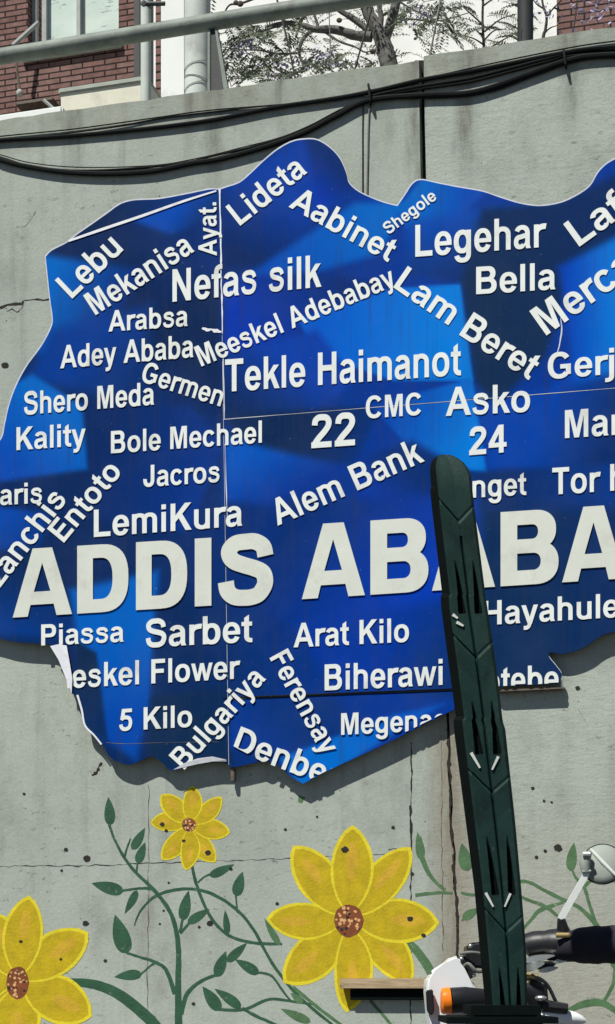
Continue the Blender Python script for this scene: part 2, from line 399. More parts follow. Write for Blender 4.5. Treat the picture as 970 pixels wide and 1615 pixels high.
def flat(bm, pts, Y, mi=0):
    f = bm.faces.new([bm.verts.new(px(p[0], p[1], Y)) for p in pts]); f.material_index = mi; return f

def crack(pts, w, m, parent, name='crack', rag=.5, wob=1.2):
    bm = bmesh.new(); q = []
    for (x0, y0), (x1, y1) in zip(pts, pts[1:]):
        L = math.hypot(x1 - x0, y1 - y0); k = max(2, int(L / 9))
        for i in range(k):
            q.append((x0 + (x1 - x0) * i / k + random.uniform(-wob, wob), y0 + (y1 - y0) * i / k + random.uniform(-wob, wob)))
    q.append(pts[-1])
    ribbon(bm, q, [w * random.uniform(.25, 1.3) for _ in q], nextY(), rag * .5, 2)
    return build(name, bm, m, parent)
crack([(-40, 1367), (150, 1365), (232, 1362), (350, 1358), (480, 1353), (640, 1346)], 1.6, M['crack'], wallL, 'formwork_line')
crack([(235, 1238), (234, 1400), (232, 1640)], 1.5, M['stain'], wallL, 'formwork_line')
crack([(649, 1170), (648, 1400), (648, 1640)], 2.4, M['crack'], wallL, 'formwork_line', .9)
crack([(696, 1160), (697, 1330), (699, 1500)], 1.3, M['stain'], wallL)
crack([(-30, 487), (0, 485), (22, 480), (34, 478), (38, 473), (58, 473), (80, 471)], 4.0, M['crack'], wallL, 'crack', 1.4, 1.6)
crack([(10, 491), (18, 488), (28, 492), (35, 484), (38, 476)], 2.2, M['crack'], wallL, 'crack', .8, 1)
crack([(26, 359), (38, 358), (52, 342), (56, 334)], 1.3, M['stain'], wallL, 'crack', .5, 1)
crack([(706, 1150), (708, 1185), (709, 1215), (711, 1262), (710, 1285), (712, 1310), (716, 1345), (715, 1362), (718, 1400), (721, 1430), (722, 1510)], 5.0, M['crack'], wallL, 'crack', 2.2, 1.2)
crack([(145, 1223), (152, 1220), (156, 1210), (161, 1203)], 3.5, M['crack'], wallL, 'crack', .8, .6)
crack([(647, 1270), (648, 1300), (649, 1335)], 4.0, M['crack'], wallL, 'crack', 1.0, .6)
crack([(612, 1340), (625, 1338), (640, 1341)], 3.0, M['crack'], wallL, 'crack', 1.2, 1.2)
crack([(520, 1462), (600, 1478), (660, 1474)], 1.2, M['crack'], wallL)
crack([(690, 420), (700, 400)], 1.0, M['crack'], wallR)
crack([(822, 62), (824, 45)], 1.4, M['crack'], wallR)
crack([(912, 1118), (926, 1146)], 1.0, M['stain'], wallR)
def hole(x, y, r, parent):
    bm = bmesh.new(); n = 13; ph = random.random() * 6; Y = nextY()
    flat(bm, [(x + r * random.uniform(.8, 1.12) * math.cos(ph + 2 * math.pi * k / n), y + r * .85 * random.uniform(.8, 1.12) * math.sin(ph + 2 * math.pi * k / n)) for k in range(n)], Y - .0018)
    return build('tie_hole', bm, M['crack'], parent)
for h in ((8, 576, 6), (137, 1354, 6), (135, 1456, 5), (97, 1373, 2.4), (331, 1456, 5), (166, 1515, 3), (258, 1436, 2), (252, 1457, 2), (314, 1462, 2.4), (305, 1583, 3),
          (38, 1252, 2.5), (266, 1392, 2), (437, 1425, 3), (544, 1340, 6), (150, 1219, 3), (155, 1213, 2.5), (328, 1345, 5), (256, 1300, 4), (262, 1310, 3), (290, 1326, 3),
          (96, 1513, 2.5), (33, 1485, 3), (668, 1475, 4), (647, 1449, 5), (650, 1378, 3), (620, 1305, 3), (500, 1288, 2), (450, 1308, 2.4), (104, 1340, 3.5), (364, 1370, 3)): hole(*h, wallL)
for h in ((880, 1337, 7), (860, 1342, 3), (840, 1243, 3), (858, 1263, 2.4), (870, 1265, 2), (911, 1085, 4), (780, 470, 2), (778, 470, 2), (845, 370, 2), (846, 1352, 3)): hole(*h, wallR)

# ------------------------------------------------------------------ mural flowers (paint on the wall)
_flower_layer = [0.0008]
def flower(cx, cy, tips, W, rc):
    fl = empty('painted_flower', (0, 0, 0), wallL)
    for (tx, ty, wk) in tips:
        _flower_layer[0] += 0.00003; Y = -_flower_layer[0]
        ax = Vector((tx - cx, ty - cy, 0)); L = ax.length; d = ax.normalized(); n = Vector((-d.y, d.x, 0)); c = Vector((cx, cy, 0))
        bend = random.uniform(-.06, .06) * L; w0 = W * wk * random.uniform(.93, 1.1); jl = random.uniform(.9, 1.1); jr = random.uniform(.9, 1.1)
        def outline(k, s0, s1):
            out = []
            N = 16
            for i in range(N + 1):
                s = i / N; w = w0 * k * (s ** .78) * ((1 - s) ** .74) * 2.9 * jl
                q = s0 + (s1 - s0) * s; out.append(c + d * (L * q) + n * (w + bend * math.sin(math.pi * q) + random.uniform(-.3, .3)))
            for i in range(N - 1, 0, -1):
                s = i / N; w = w0 * k * (s ** .78) * ((1 - s) ** .74) * 2.9 * jr
                q = s0 + (s1 - s0) * s; out.append(c + d * (L * q) + n * (-w + bend * math.sin(math.pi * q) + random.uniform(-.3, .3)))
            return [(p.x, p.y) for p in out]
        bm = bmesh.new()
        flat(bm, outline(1.0, .06, 1.0), Y, 1)
        flat(bm, outline(.86, .08, .955), Y - .00001, 0)
        flat(bm, outline(.27, .44 + random.uniform(-.04, .05), .84), Y - .00002, 2)
        if L > 80:
            s = random.uniform(.35, .5); p = c + d * L * s + n * w0 * .35; q = c + d * L * (s + .16) + n * w0 * .18
            ribbon(bm, [(p.x, p.y), ((p.x + q.x) / 2, (p.y + q.y) / 2 + 1), (q.x, q.y)], [1.5, 5, 1.5], Y - .000028)
            for f in bm.faces[-12:]: pass
        build('petal', bm, [M['p_yellow'], M['p_edge'], M['p_orange']], fl)
    _flower_layer[0] += .0001; Y = -_flower_layer[0]
    bm = bmesh.new(); rx, ry = rc
    flat(bm, [(cx + rx * math.cos(t / 26 * 2 * math.pi) * random.uniform(.95, 1.04), cy + ry * math.sin(t / 26 * 2 * math.pi) * random.uniform(.95, 1.04)) for t in range(26)], Y, 0)
    for k in range(34):
        a = random.random() * 6.283; r = math.sqrt(random.random()) * .88; s = random.uniform(1.1, 2.3) * (rx / 20 + .25)
        x, y = cx + rx * r * math.cos(a), cy + ry * r * math.sin(a)
        flat(bm, [(x + s * math.cos(q * 1.047), y + s * math.sin(q * 1.047)) for q in range(6)], Y - .00002 - k * .000004, 1 if random.random() < .7 else 2)
    build('flower_centre', bm, [M['p_brown'], M['p_cream'], M['crack']], fl)
    return fl
f1 = flower(550, 1452, [(447, 1550, 1.0), (420, 1449, .95), (462, 1334, 1.05), (650, 1552, 1.0), (547, 1597, .95), (693, 1455, 1.05), (648, 1336, 1.0), (556, 1301, 1.0)], 32, (23, 26))
f1['label'] = 'largest yellow painted flower, above the plank'
f2 = flower(298, 1301, [(255, 1356, 1), (237, 1297, .95), (254, 1253, 1), (340, 1360, 1), (293, 1373, .9), (363, 1313, 1), (350, 1257, 1), (304, 1239, 1)], 16, (11, 11))
f2['label'] = 'small yellow painted flower under the sign'
f3 = flower(28, 1550, [(-70, 1600, 1), (-80, 1530, 1), (-22, 1437, 1), (30, 1650, 1), (145, 1603, 1.05), (139, 1470, 1), (46, 1412, 1.0)], 34, (18, 26))
f3['label'] = 'yellow painted flower cut off at the left'

# ------------------------------------------------------------------ mural vines
def vine(parent, stems, leaves, m):
    bm = bmesh.new()
    for pts, w in stems: ribbon(bm, pts, w, nextY(), .35)
    st = build('painted_vine', bm, m, parent)
    for (bx, by, tx, ty, W) in leaves:
        a = Vector((tx - bx, ty - by, 0)); L = a.length; d = a.normalized(); n = Vector((-d.y, d.x, 0)); c = Vector((bx, by, 0)); N = 12
        bend = random.uniform(-.10, .10) * L
        o = []
        for sg in (1, -1):
            rng = range(N + 1) if sg > 0 else range(N - 1, 0, -1)
            for i in rng:
                s = i / N; w = W * (s ** .55) * ((1 - s) ** 1.0) * 2.5
                p = c + d * (L * s) + n * (sg * w + bend * s * s); o.append((p.x, p.y))
        bm = bmesh.new(); flat(bm, o, nextY()); build('leaf', bm, m, st)
    return st
vine(wallL, [
    ([(282, 1640), (281, 1560), (281, 1490), (270, 1442), (245, 1406), (215, 1377), (195, 1351), (180, 1322), (172, 1300)], [14, 10, 8, 6.5, 6, 5, 5, 4, 4]),
    ([(196, 1352), (201, 1336), (206, 1322)], [4, 3, 2]), ([(215, 1378), (217, 1362), (220, 1350)], [4, 3, 2]),
    ([(242, 1402), (220, 1401), (192, 1405)], [5, 4, 4]),
    ([(212, 1460), (222, 1436), (248, 1412), (290, 1402), (330, 1408), (370, 1432), (400, 1466), (430, 1520), (472, 1572), (535, 1625)], [2, 3.5, 5, 5, 5, 5, 5, 5, 5, 4]),
    ([(284, 1470), (287, 1455), (289, 1440)], [5, 4, 3]), ([(284, 1472), (300, 1455), (312, 1446)], [5, 4, 3]),
    ([(303, 1366), (309, 1392), (320, 1422), (336, 1452), (362, 1476), (400, 1487), (445, 1489)], [5, 5, 5, 5, 5, 5, 4]),
    ([(312, 1392), (322, 1383), (334, 1378)], [3, 3, 3]), ([(375, 1440), (373, 1425), (372, 1408)], [3, 3, 3]),
    ([(276, 1568), (262, 1530), (244, 1517), (222, 1510), (200, 1503)], [8, 6, 5, 4, 4]), ([(244, 1519), (234, 1526), (222, 1537)], [4, 3, 3]),
    ([(285, 1600), (296, 1566), (320, 1546), (347, 1536)], [8, 7, 5, 5]),
    ([(405, 1534), (428, 1539), (448, 1566), (460, 1580)], [4, 4, 3.5, 3]),
    ([(345, 1592), (385, 1592), (425, 1576), (465, 1580), (500, 1585)], [5, 5, 5, 4, 3]), ([(382, 1590), (405, 1603), (440, 1618)], [5, 5, 4]),
    ([(108, 1549), (150, 1553), (190, 1570), (232, 1604), (256, 1632)], [12, 15, 17, 18, 18]),
], [(173, 1302, 175, 1257, 9.5), (208, 1340, 231, 1307, 8), (217, 1362, 228, 1328, 8), (195, 1406, 144, 1394, 11), (216, 1404, 200, 1443, 7), (288, 1452, 296, 1404, 10),
    (296, 1456, 331, 1433, 8), (330, 1381, 371, 1367, 8), (373, 1414, 379, 1374, 10), (359, 1474, 355, 1435, 6), (201, 1504, 177, 1444, 15), (224, 1537, 180, 1537, 9),
    (342, 1541, 354, 1499, 10), (358, 1517, 390, 1487, 8), (408, 1536, 372, 1511, 9), (347, 1594, 320, 1555, 11), (380, 1590, 341, 1556, 9)], M['p_green'])
vine(wallL, [
    ([(462, 1556), (500, 1588), (550, 1625)], [5, 5, 4]), ([(584, 1578), (600, 1596), (622, 1622)], [5, 5, 4]), ([(640, 1482), (655, 1497), (672, 1520), (694, 1560)], [9, 13, 14, 14]),
    ([(655, 1412), (690, 1408), (714, 1409)], [6, 5, 4]), ([(662, 1320), (665, 1350), (680, 1383), (702, 1404)], [6, 9, 6, 5]),
    ([(476, 1256), (473, 1266)], [12, 6]),
], [(664, 1356, 662, 1312, 8), (442, 1491, 414, 1450, 6), (478, 1582, 458, 1566, 6), (490, 1612, 442, 1592, 8)], M['p_green_pale'])
vine(wallR, [
    ([(727, 1408), (750, 1411), (790, 1398), (828, 1390), (858, 1404), (886, 1418), (913, 1431), (938, 1455), (948, 1476)], [4, 5, 5, 5, 5, 6, 6, 8, 8]),
    ([(800, 1405), (830, 1418), (862, 1431), (882, 1447)], [4, 5, 6, 4]), ([(826, 1464), (838, 1450), (853, 1435), (889, 1423)], [4, 5, 7, 4]),
    ([(940, 1458), (929, 1424), (921, 1399), (908, 1384), (901, 1368)], [6, 5, 6, 4, 3]), ([(921, 1400), (932, 1389), (950, 1386), (975, 1392)], [5, 5, 4, 3]),
    ([(972, 1516), (967, 1552), (951, 1581)], [8, 6, 5]), ([(893, 1596), (916, 1585), (940, 1581), (957, 1585), (980, 1600)], [6, 11, 12, 10, 9]), ([(728, 1452), (745, 1440), (765, 1436)], [3, 3, 3]),
    ([(948, 1476), (956, 1500), (980, 1530)], [6, 5, 5]),
], [(900, 1374, 903, 1328, 9), (738, 1374, 727, 1330, 12), (730, 1450, 755, 1430, 8), (975, 1530, 962, 1500, 8)], M['p_green_pale'])

# ------------------------------------------------------------------ plank fixed to the wall
bm = bmesh.new(); p0, p1 = px(541, 1559), px(676, 1543)
add_box(bm, (p0.x, -.066, p0.z), (p1.x, -.0045, p1.z), .002)
wp = build('wooden_plank', bm, M['wood'])
bm = bmesh.new(); q0, q1 = px(553, 1577, -.03), px(674, 1559.5, -.03); add_box(bm, (q0.x, -.040, q0.z), (q1.x, -.0045, min(q1.z, p0.z - .002)), .002); build('plank_shadow', bm, M['recess'], wp)  # near-black block under the plank: its cast shadow made as a solid
tag(wp, 'short weathered wooden plank fixed level across the largest painted flower', 'plank')

# ------------------------------------------------------------------ the map sign
SY = -0.058                                        # front of the printed sheet
outline = [(-80, 800), (-60, 740), (-20, 712), (2, 692), (8, 668), (14, 641), (25, 610), (42, 578), (66, 545), (81, 516), (83, 500), (79, 470), (72, 405), (72, 405),
           (82, 395), (105, 383), (123, 369), (146, 353), (170, 336), (190, 322), (212, 316), (250, 314), (290, 307), (330, 299), (345, 299), (358, 295), (378, 288), (396, 273), (416, 254), (438, 236),
           (460, 224), (480, 220), (500, 221), (520, 233), (535, 249), (545, 270), (550, 288), (565, 302), (590, 314), (610, 321), (627, 325), (627, 325), (640, 306), (651, 290), (664, 284), (690, 289), (720, 295), (760, 302),
           (790, 312), (820, 321), (850, 325), (880, 321), (905, 311), (930, 294), (946, 269), (970, 251), (1020, 232), (1090, 290), (1150, 420), (1175, 600), (1140, 760), (1160, 880), (1090, 975), (1030, 990),
           (970, 996), (946, 1004), (926, 1018), (906, 1027), (886, 1031), (868, 1029), (866, 1036), (877, 1050), (886, 1064), (881, 1078), (881, 1078), (800, 1082), (745, 1086), (745, 1086), (716, 1119), (716, 1119),
           (660, 1147), (600, 1177), (520, 1214), (478, 1236), (478, 1236), (460, 1226), (440, 1208), (420, 1200), (392, 1205), (366, 1210), (350, 1202), (310, 1206), (272, 1215), (256, 1203), (240, 1193), (225, 1198), (205, 1206), (184, 1201),
           (170, 1190), (163, 1176), (150, 1160), (135, 1145), (130, 1122), (124, 1096), (124, 1096), (112, 1092), (102, 1062), (90, 1036), (80, 1018), (60, 1015), (30, 1013), (0, 1007), (-40, 990), (-75, 930), (-90, 860)]
OUT = [(p.x, p.y) for p in catmull([Vector((x, y, 0)) for x, y in outline], 5, True)]
def clip(poly, a, b, keep_left):
    ax, ay = a; bx, by = b; out = []
    def side(p): return ((bx - ax) * (p[1] - ay) - (by - ay) * (p[0] - ax)) * (1 if keep_left else -1)
    for i in range(len(poly)):
        p, q = poly[i], poly[(i + 1) % len(poly)]; sp, sq = side(p), side(q)
        if sp >= 0: out.append(p)
        if (sp >= 0) != (sq >= 0):
            t = sp / (sp - sq); out.append((p[0] + (q[0] - p[0]) * t, p[1] + (q[1] - p[1]) * t))
    return out
def inside(poly, x, y):
    c = False; n = len(poly); j = n - 1
    for i in range(n):
        xi, yi = poly[i]; xj, yj = poly[j]
        if (yi > y) != (yj > y) and x < (xj - xi) * (y - yi) / (yj - yi) + xi: c = not c
        j = i
    return c
# printed artwork: low-poly facets of navy, royal and azure. (polygon, colour A at point A, colour B at point B, edge softness)
NAVY, DEEP, ROYAL, BLUE, AZUR, SKYB = (24, 38, 96), (16, 38, 112), (4, 44, 178), (3, 66, 184), (2, 98, 202), (0, 122, 228)
facets = [
    ([(-100, 180), (1200, 180), (1200, 1300), (-100, 1300)], DEEP, (200, 900), (6, 48, 160), (600, 900), 1),
    # upper left
    ([(70, 400), (130, 340), (350, 280), (350, 500), (150, 520), (75, 520)], (20, 36, 104), (200, 420), (8, 44, 140), (330, 330), 14),
    ([(60, 400), (230, 425), (150, 560), (60, 560)], AZUR, (80, 440), (8, 44, 140), (190, 480), 16),
    ([(160, 330), (345, 296), (345, 340), (270, 370)], BLUE, (280, 330), DEEP, (330, 370), 12),
    ([(100, 385), (128, 360), (190, 318), (350, 292), (340, 301)], (18, 34, 92), (150, 360), (10, 50, 150), (320, 300), 1.5),
    ([(230, 500), (350, 440), (352, 660), (210, 640)], (22, 36, 100), (280, 560), (14, 42, 130), (230, 640), 25),
    ([(80, 520), (240, 480), (230, 640), (40, 600)], (6, 52, 158), (150, 540), (12, 44, 130), (220, 600), 25),
    ([(-40, 640), (50, 590), (130, 640), (138, 740), (0, 760)], AZUR, (95, 660), BLUE, (20, 740), 10),
    ([(136, 640), (300, 640), (352, 700), (300, 840), (150, 820)], (16, 38, 118), (160, 700), (8, 46, 150), (320, 760), 12),
    ([(-60, 790), (80, 810), (60, 880), (-60, 880)], BLUE, (0, 830), (10, 44, 130), (70, 880), 12),
    # centre top
    ([(350, 290), (480, 215), (560, 290), (420, 420), (350, 420)], (4, 52, 170), (430, 300), (14, 36, 116), (370, 400), 18),
    ([(480, 215), (550, 215), (560, 300), (500, 330)], (16, 40, 128), (530, 260), ROYAL, (490, 300), 16),
    ([(380, 440), (560, 320), (640, 318), (600, 400), (460, 440)], AZUR, (590, 345), BLUE, (400, 432), 14),
    ([(350, 440), (480, 430), (620, 450), (490, 500), (420, 600), (350, 560)], ROYAL, (400, 540), (10, 40, 130), (560, 440), 16),
    ([(627, 330), (664, 280), (770, 298), (720, 350), (640, 360)], AZUR, (665, 310), BLUE, (740, 320), 10),
    ([(640, 350), (740, 330), (830, 322), (740, 450), (640, 430)], (6, 66, 182), (690, 350), (14, 42, 130), (720, 440), 20),
    # the dark facet round Bella / Beret
    ([(728, 450), (760, 330), (880, 318), (985, 270), (985, 370), (905, 430), (860, 560), (780, 640), (748, 600)], (32, 44, 98), (800, 480), (20, 40, 112), (900, 330), 18),
    ([(470, 505), (620, 455), (726, 448), (746, 600), (620, 600), (500, 560)], SKYB, (690, 540), (2, 84, 208), (500, 520), 5),
    ([(350, 560), (500, 520), (560, 600), (500, 650), (352, 660)], (10, 54, 176), (440, 560), DEEP, (380, 650), 14),
    ([(880, 420), (1000, 360), (1000, 600), (860, 640), (900, 560)], SKYB, (975, 520), (4, 56, 184), (890, 520), 16),
    ([(1000, 250), (1200, 250), (1200, 700), (990, 640)], (4, 60, 180), (1000, 400), DEEP, (1150, 600), 20),
    # below the upper seam
    ([(352, 655), (600, 640), (560, 735), (420, 720)], (22, 38, 100), (480, 680), (12, 46, 140), (560, 730), 14),
    ([(354, 690), (480, 720), (560, 740), (440, 800), (354, 790)], (4, 80, 196), (395, 715), (6, 46, 160), (440, 790), 16),
    ([(585, 640), (745, 596), (768, 745), (720, 740), (640, 700)], SKYB, (735, 710), (6, 62, 178), (610, 650), 6),
    ([(560, 730), (650, 695), (740, 745), (690, 800), (560, 800)], (12, 42, 132), (640, 740), (4, 46, 170), (600, 790), 16),
    ([(755, 640), (960, 590), (1150, 600), (1150, 740), (770, 740)], (4, 58, 176), (860, 660), (14, 42, 126), (960, 700), 18),
    ([(740, 745), (1150, 720), (1150, 810), (760, 800)], (14, 42, 124), (800, 770), (10, 50, 150), (960, 760), 14),
    ([(440, 790), (700, 780), (720, 1100), (400, 960)], (3, 48, 184), (640, 960), (10, 42, 134), (470, 830), 26),
    ([(470, 985), (720, 940), (720, 1100), (520, 1080)], (4, 46, 166), (600, 1030), (12, 44, 128), (700, 1090), 22),
    ([(760, 800), (1150, 800), (1150, 1100), (760, 1100)], (26, 44, 106), (830, 950), (18, 42, 116), (960, 900), 26),
    # lower left
    ([(-80, 880), (150, 850), (150, 1010), (-60, 1000)], (20, 38, 106), (60, 900), (6, 52, 150), (20, 990), 18),
    ([(110, 930), (250, 900), (240, 1100), (215, 1200), (140, 1150)], (2, 92, 198), (190, 990), (4, 64, 178), (190, 1140), 16),
    ([(250, 940), (400, 930), (440, 1100), (330, 1140), (235, 1160)], (18, 40, 112), (300, 1020), (10, 46, 140), (420, 1000), 18),
    ([(240, 1100), (360, 1080), (366, 1210), (230, 1210)], (28, 42, 96), (300, 1150), (20, 40, 104), (350, 1100), 12),
    ([(120, 1010), (152, 1030), (170, 1170), (120, 1140)], (26, 40, 94), (140, 1060), (20, 42, 110), (160, 1130), 8),
    ([(360, 1100), (530, 1100), (560, 1160), (440, 1190), (362, 1180)], (12, 46, 140), (440, 1120), (10, 50, 160), (380, 1170), 12),
    ([(440, 1196), (620, 1128), (700, 1110), (478, 1245)], (0, 104, 212), (540, 1190), (4, 80, 196), (660, 1125), 9),
]
def seg_d(px_, py_, a, b):
    vx, vy = b[0] - a[0], b[1] - a[1]; t = max(0, min(1, ((px_ - a[0]) * vx + (py_ - a[1]) * vy) / (vx * vx + vy * vy)))
    return math.hypot(px_ - a[0] - vx * t, py_ - a[1] - vy * t)
FB = [(min(p[0] for p in f[0]) - f[5] * 2, max(p[0] for p in f[0]) + f[5] * 2, min(p[1] for p in f[0]) - f[5] * 2, max(p[1] for p in f[0]) + f[5] * 2, f) for f in facets]
def art(x, y):
    c = list(DEEP)
    for x0, x1, y0, y1, (poly, ca, pa, cb, pb, soft) in FB:
        if not (x0 <= x <= x1 and y0 <= y <= y1): continue
        d = min(seg_d(x, y, poly[i], poly[(i + 1) % len(poly)]) for i in range(len(poly)))
        if not inside(poly, x, y): d = -d
        soft *= .62; al = max(0, min(1, d / (2 * soft) + .5)); al = al * al * (3 - 2 * al)
        if al <= 0: continue
        vx, vy = pb[0] - pa[0], pb[1] - pa[1]
        t = max(0, min(1, ((x - pa[0]) * vx + (y - pa[1]) * vy) / (vx * vx + vy * vy)))
        for k in range(3): c[k] += (ca[k] + (cb[k] - ca[k]) * t - c[k]) * al
    k = max(0, min(1, (c[2] - 90) / 110)); k = .80 + .20 * k * k * (3 - 2 * k)
    return s2l((c[0] * .42, (c[1] * .80 + 17) * k, (c[2] * .84 + 15) * k))
sign_c = px(500, 1100, SY)
sign = empty('map_sign', (sign_c.x, 0, sign_c.z))
tag(sign, 'blue city-map sign with white raised district names on the concrete wall', 'sign')
# backing board: pale-edged outline, slightly proud of the print all round
def offset_poly(poly, d):
    n = len(poly); out = []
    for i in range(n):
        a, b = poly[i - 1], poly[(i + 1) % n]; vx, vy = b[0] - a[0], b[1] - a[1]; L = math.hypot(vx, vy) or 1
        out.append((poly[i][0] + vy / L * d, poly[i][1] - vx / L * d))
    return out
ar = sum(OUT[i - 1][0] * OUT[i][1] - OUT[i][0] * OUT[i - 1][1] for i in range(len(OUT)))
sgn = 1 if ar > 0 else -1
BACK = offset_poly(OUT, 1.2 * sgn); BACK = [b if y < 960 else (x, y - 1.5) for b, (x, y) in zip([(x - .4, y - .8) for x, y in BACK], OUT)]
bm = bmesh.new(); extrude_poly(bm, [px(x, y, SY + .0045) for x, y in BACK], [px(x, y, SY + .0085) for x, y in BACK]); build('edge_sheet', bm, M['rim'], sign)
INN = offset_poly(OUT, -3 * sgn)
bm = bmesh.new(); extrude_poly(bm, [px(x, y, SY + .009) for x, y in INN], [px(x, y, SY + .034) for x, y in INN]); build('backing_board', bm, M['board'], sign)
V0, V1 = (346, 280), (361, 1250); H0, H1 = (352, 661.5), (1200, 594); G0, G1 = (358, 1101), (1200, 1068)
def sh(p, dx, dy): return (p[0] + dx, p[1] + dy)
pl_left = clip(OUT, sh(V0, -.8, 0), sh(V1, -.8, 0), True); pl_r = clip(OUT, sh(V0, .8, 0), sh(V1, .8, 0), False)
pl1 = clip(pl_r, sh(H0, 0, -.7), sh(H1, 0, -.7), False)
pl2 = clip(clip(pl_r, sh(H0, 0, .7), sh(H1, 0, .7), True), sh(G0, 0, -1.6), sh(G1, 0, -1.6), False)
pl3 = clip(pl_r, sh(G0, 0, 1.6), sh(G1, 0, 1.6), True)
def dedupe(poly):
    o = []
    for p in poly:
        if not o or math.hypot(p[0] - o[-1][0], p[1] - o[-1][1]) > .05: o.append(p)
    if math.hypot(o[0][0] - o[-1][0], o[0][1] - o[-1][1]) < .05: o.pop()
    return o
def panel(poly, Y):
    poly = dedupe(poly); n = len(poly)
    xs = [p[0] for p in poly]; ys = [p[1] for p in poly]; S = 4.0
    pts = [Vector((p[0], p[1])) for p in poly]
    y = math.floor(min(ys))
    while y < max(ys):
        x = math.floor(min(xs)) + (S / 2 if int(y / S) % 2 else 0)
        while x < max(xs):
            if inside(poly, x, y) and (x < 1000): pts.append(Vector((x, y)))
            x += S
        y += S
    r = delaunay_2d_cdt(pts, [(i, (i + 1) % n) for i in range(n)], [], 1, 1e-4)
    vs, fs = r[0], r[2]
    me = bpy.data.meshes.new('printed_panel')
    F = [tuple(v) for v in (px(p.x, p.y, Y) for p in vs)]
    keep = [f for f in fs if inside(poly, sum(vs[i].x for i in f) / 3, sum(vs[i].y for i in f) / 3)]
    me.from_pydata(F, [], keep); me.update()
    at = me.color_attributes.new('print', 'FLOAT_COLOR', 'POINT')
    for i, p in enumerate(vs):
        at.data[i].color = (*art(p.x, p.y), 1)
    if me.polygons and sum(p.normal.y for p in me.polygons) > 0: me.flip_normals()
    o = link('printed_panel', me, [M['print']], sign)
    so = o.modifiers.new('thickness', 'SOLIDIFY'); so.thickness = .004; so.offset = -1
    return o
panel(pl_left, SY); panel(pl1, SY - .0006); panel(pl2, SY); panel(pl3, SY + .0025)

# ---------- lettering: bold grotesque drawn from outlines
def rect(a, b, c, d): return [(a, b), (c, b), (c, d), (a, d)]
def sup(t, rx, ry, e=2.25):
    c, s = math.cos(t), math.sin(t)
    return (math.copysign(abs(c) ** (2 / e), c) * rx, math.copysign(abs(s) ** (2 / e), s) * ry)
def arc(cx, cy, rx, ry, a0, a1, ix=None, iy=None, n=18, e=2.25):
    n = max(5, int(abs(a1 - a0) / 360 * 40))
    o = [(cx + sup(R_(a0 + (a1 - a0) * i / n), rx, ry, e)[0], cy + sup(R_(a0 + (a1 - a0) * i / n), rx, ry, e)[1]) for i in range(n + 1)]
    if ix is None: return o
    return o + [(cx + sup(R_(a1 + (a0 - a1) * i / n), ix, iy, e)[0], cy + sup(R_(a1 + (a0 - a1) * i / n), ix, iy, e)[1]) for i in range(n + 1)]
def ring(cx, cy, rx, ry, ix, iy):
    return [('+', arc(cx, cy, rx, ry, 0, 351)), ('-', arc(cx, cy, ix, iy, 0, 351))]
def stroke(pts, th, n=5):
    c = catmull([Vector((x, y, 0)) for x, y in pts], n); m = len(c); L, Rr = [], []
    for i, p in enumerate(c):
        d = (c[min(i + 1, m - 1)] - c[max(i - 1, 0)]).normalized(); nn = Vector((-d.y, d.x, 0)) * th / 2
        L.append((p.x + nn.x, p.y + nn.y)); Rr.append((p.x - nn.x, p.y - nn.y))
    return L + Rr[::-1]
P = lambda poly: ('+', poly)
N_ = lambda poly: ('-', poly)
def mirx(ops, w): return [(o, [(w - x, y) for x, y in p]) for o, p in ops]
ST = P(rect(66, 0, 203, 716)); STX = P(rect(66, 0, 203, 519))
archn = P(arc(305, 330, 240, 201, 0, 180, 103, 95))
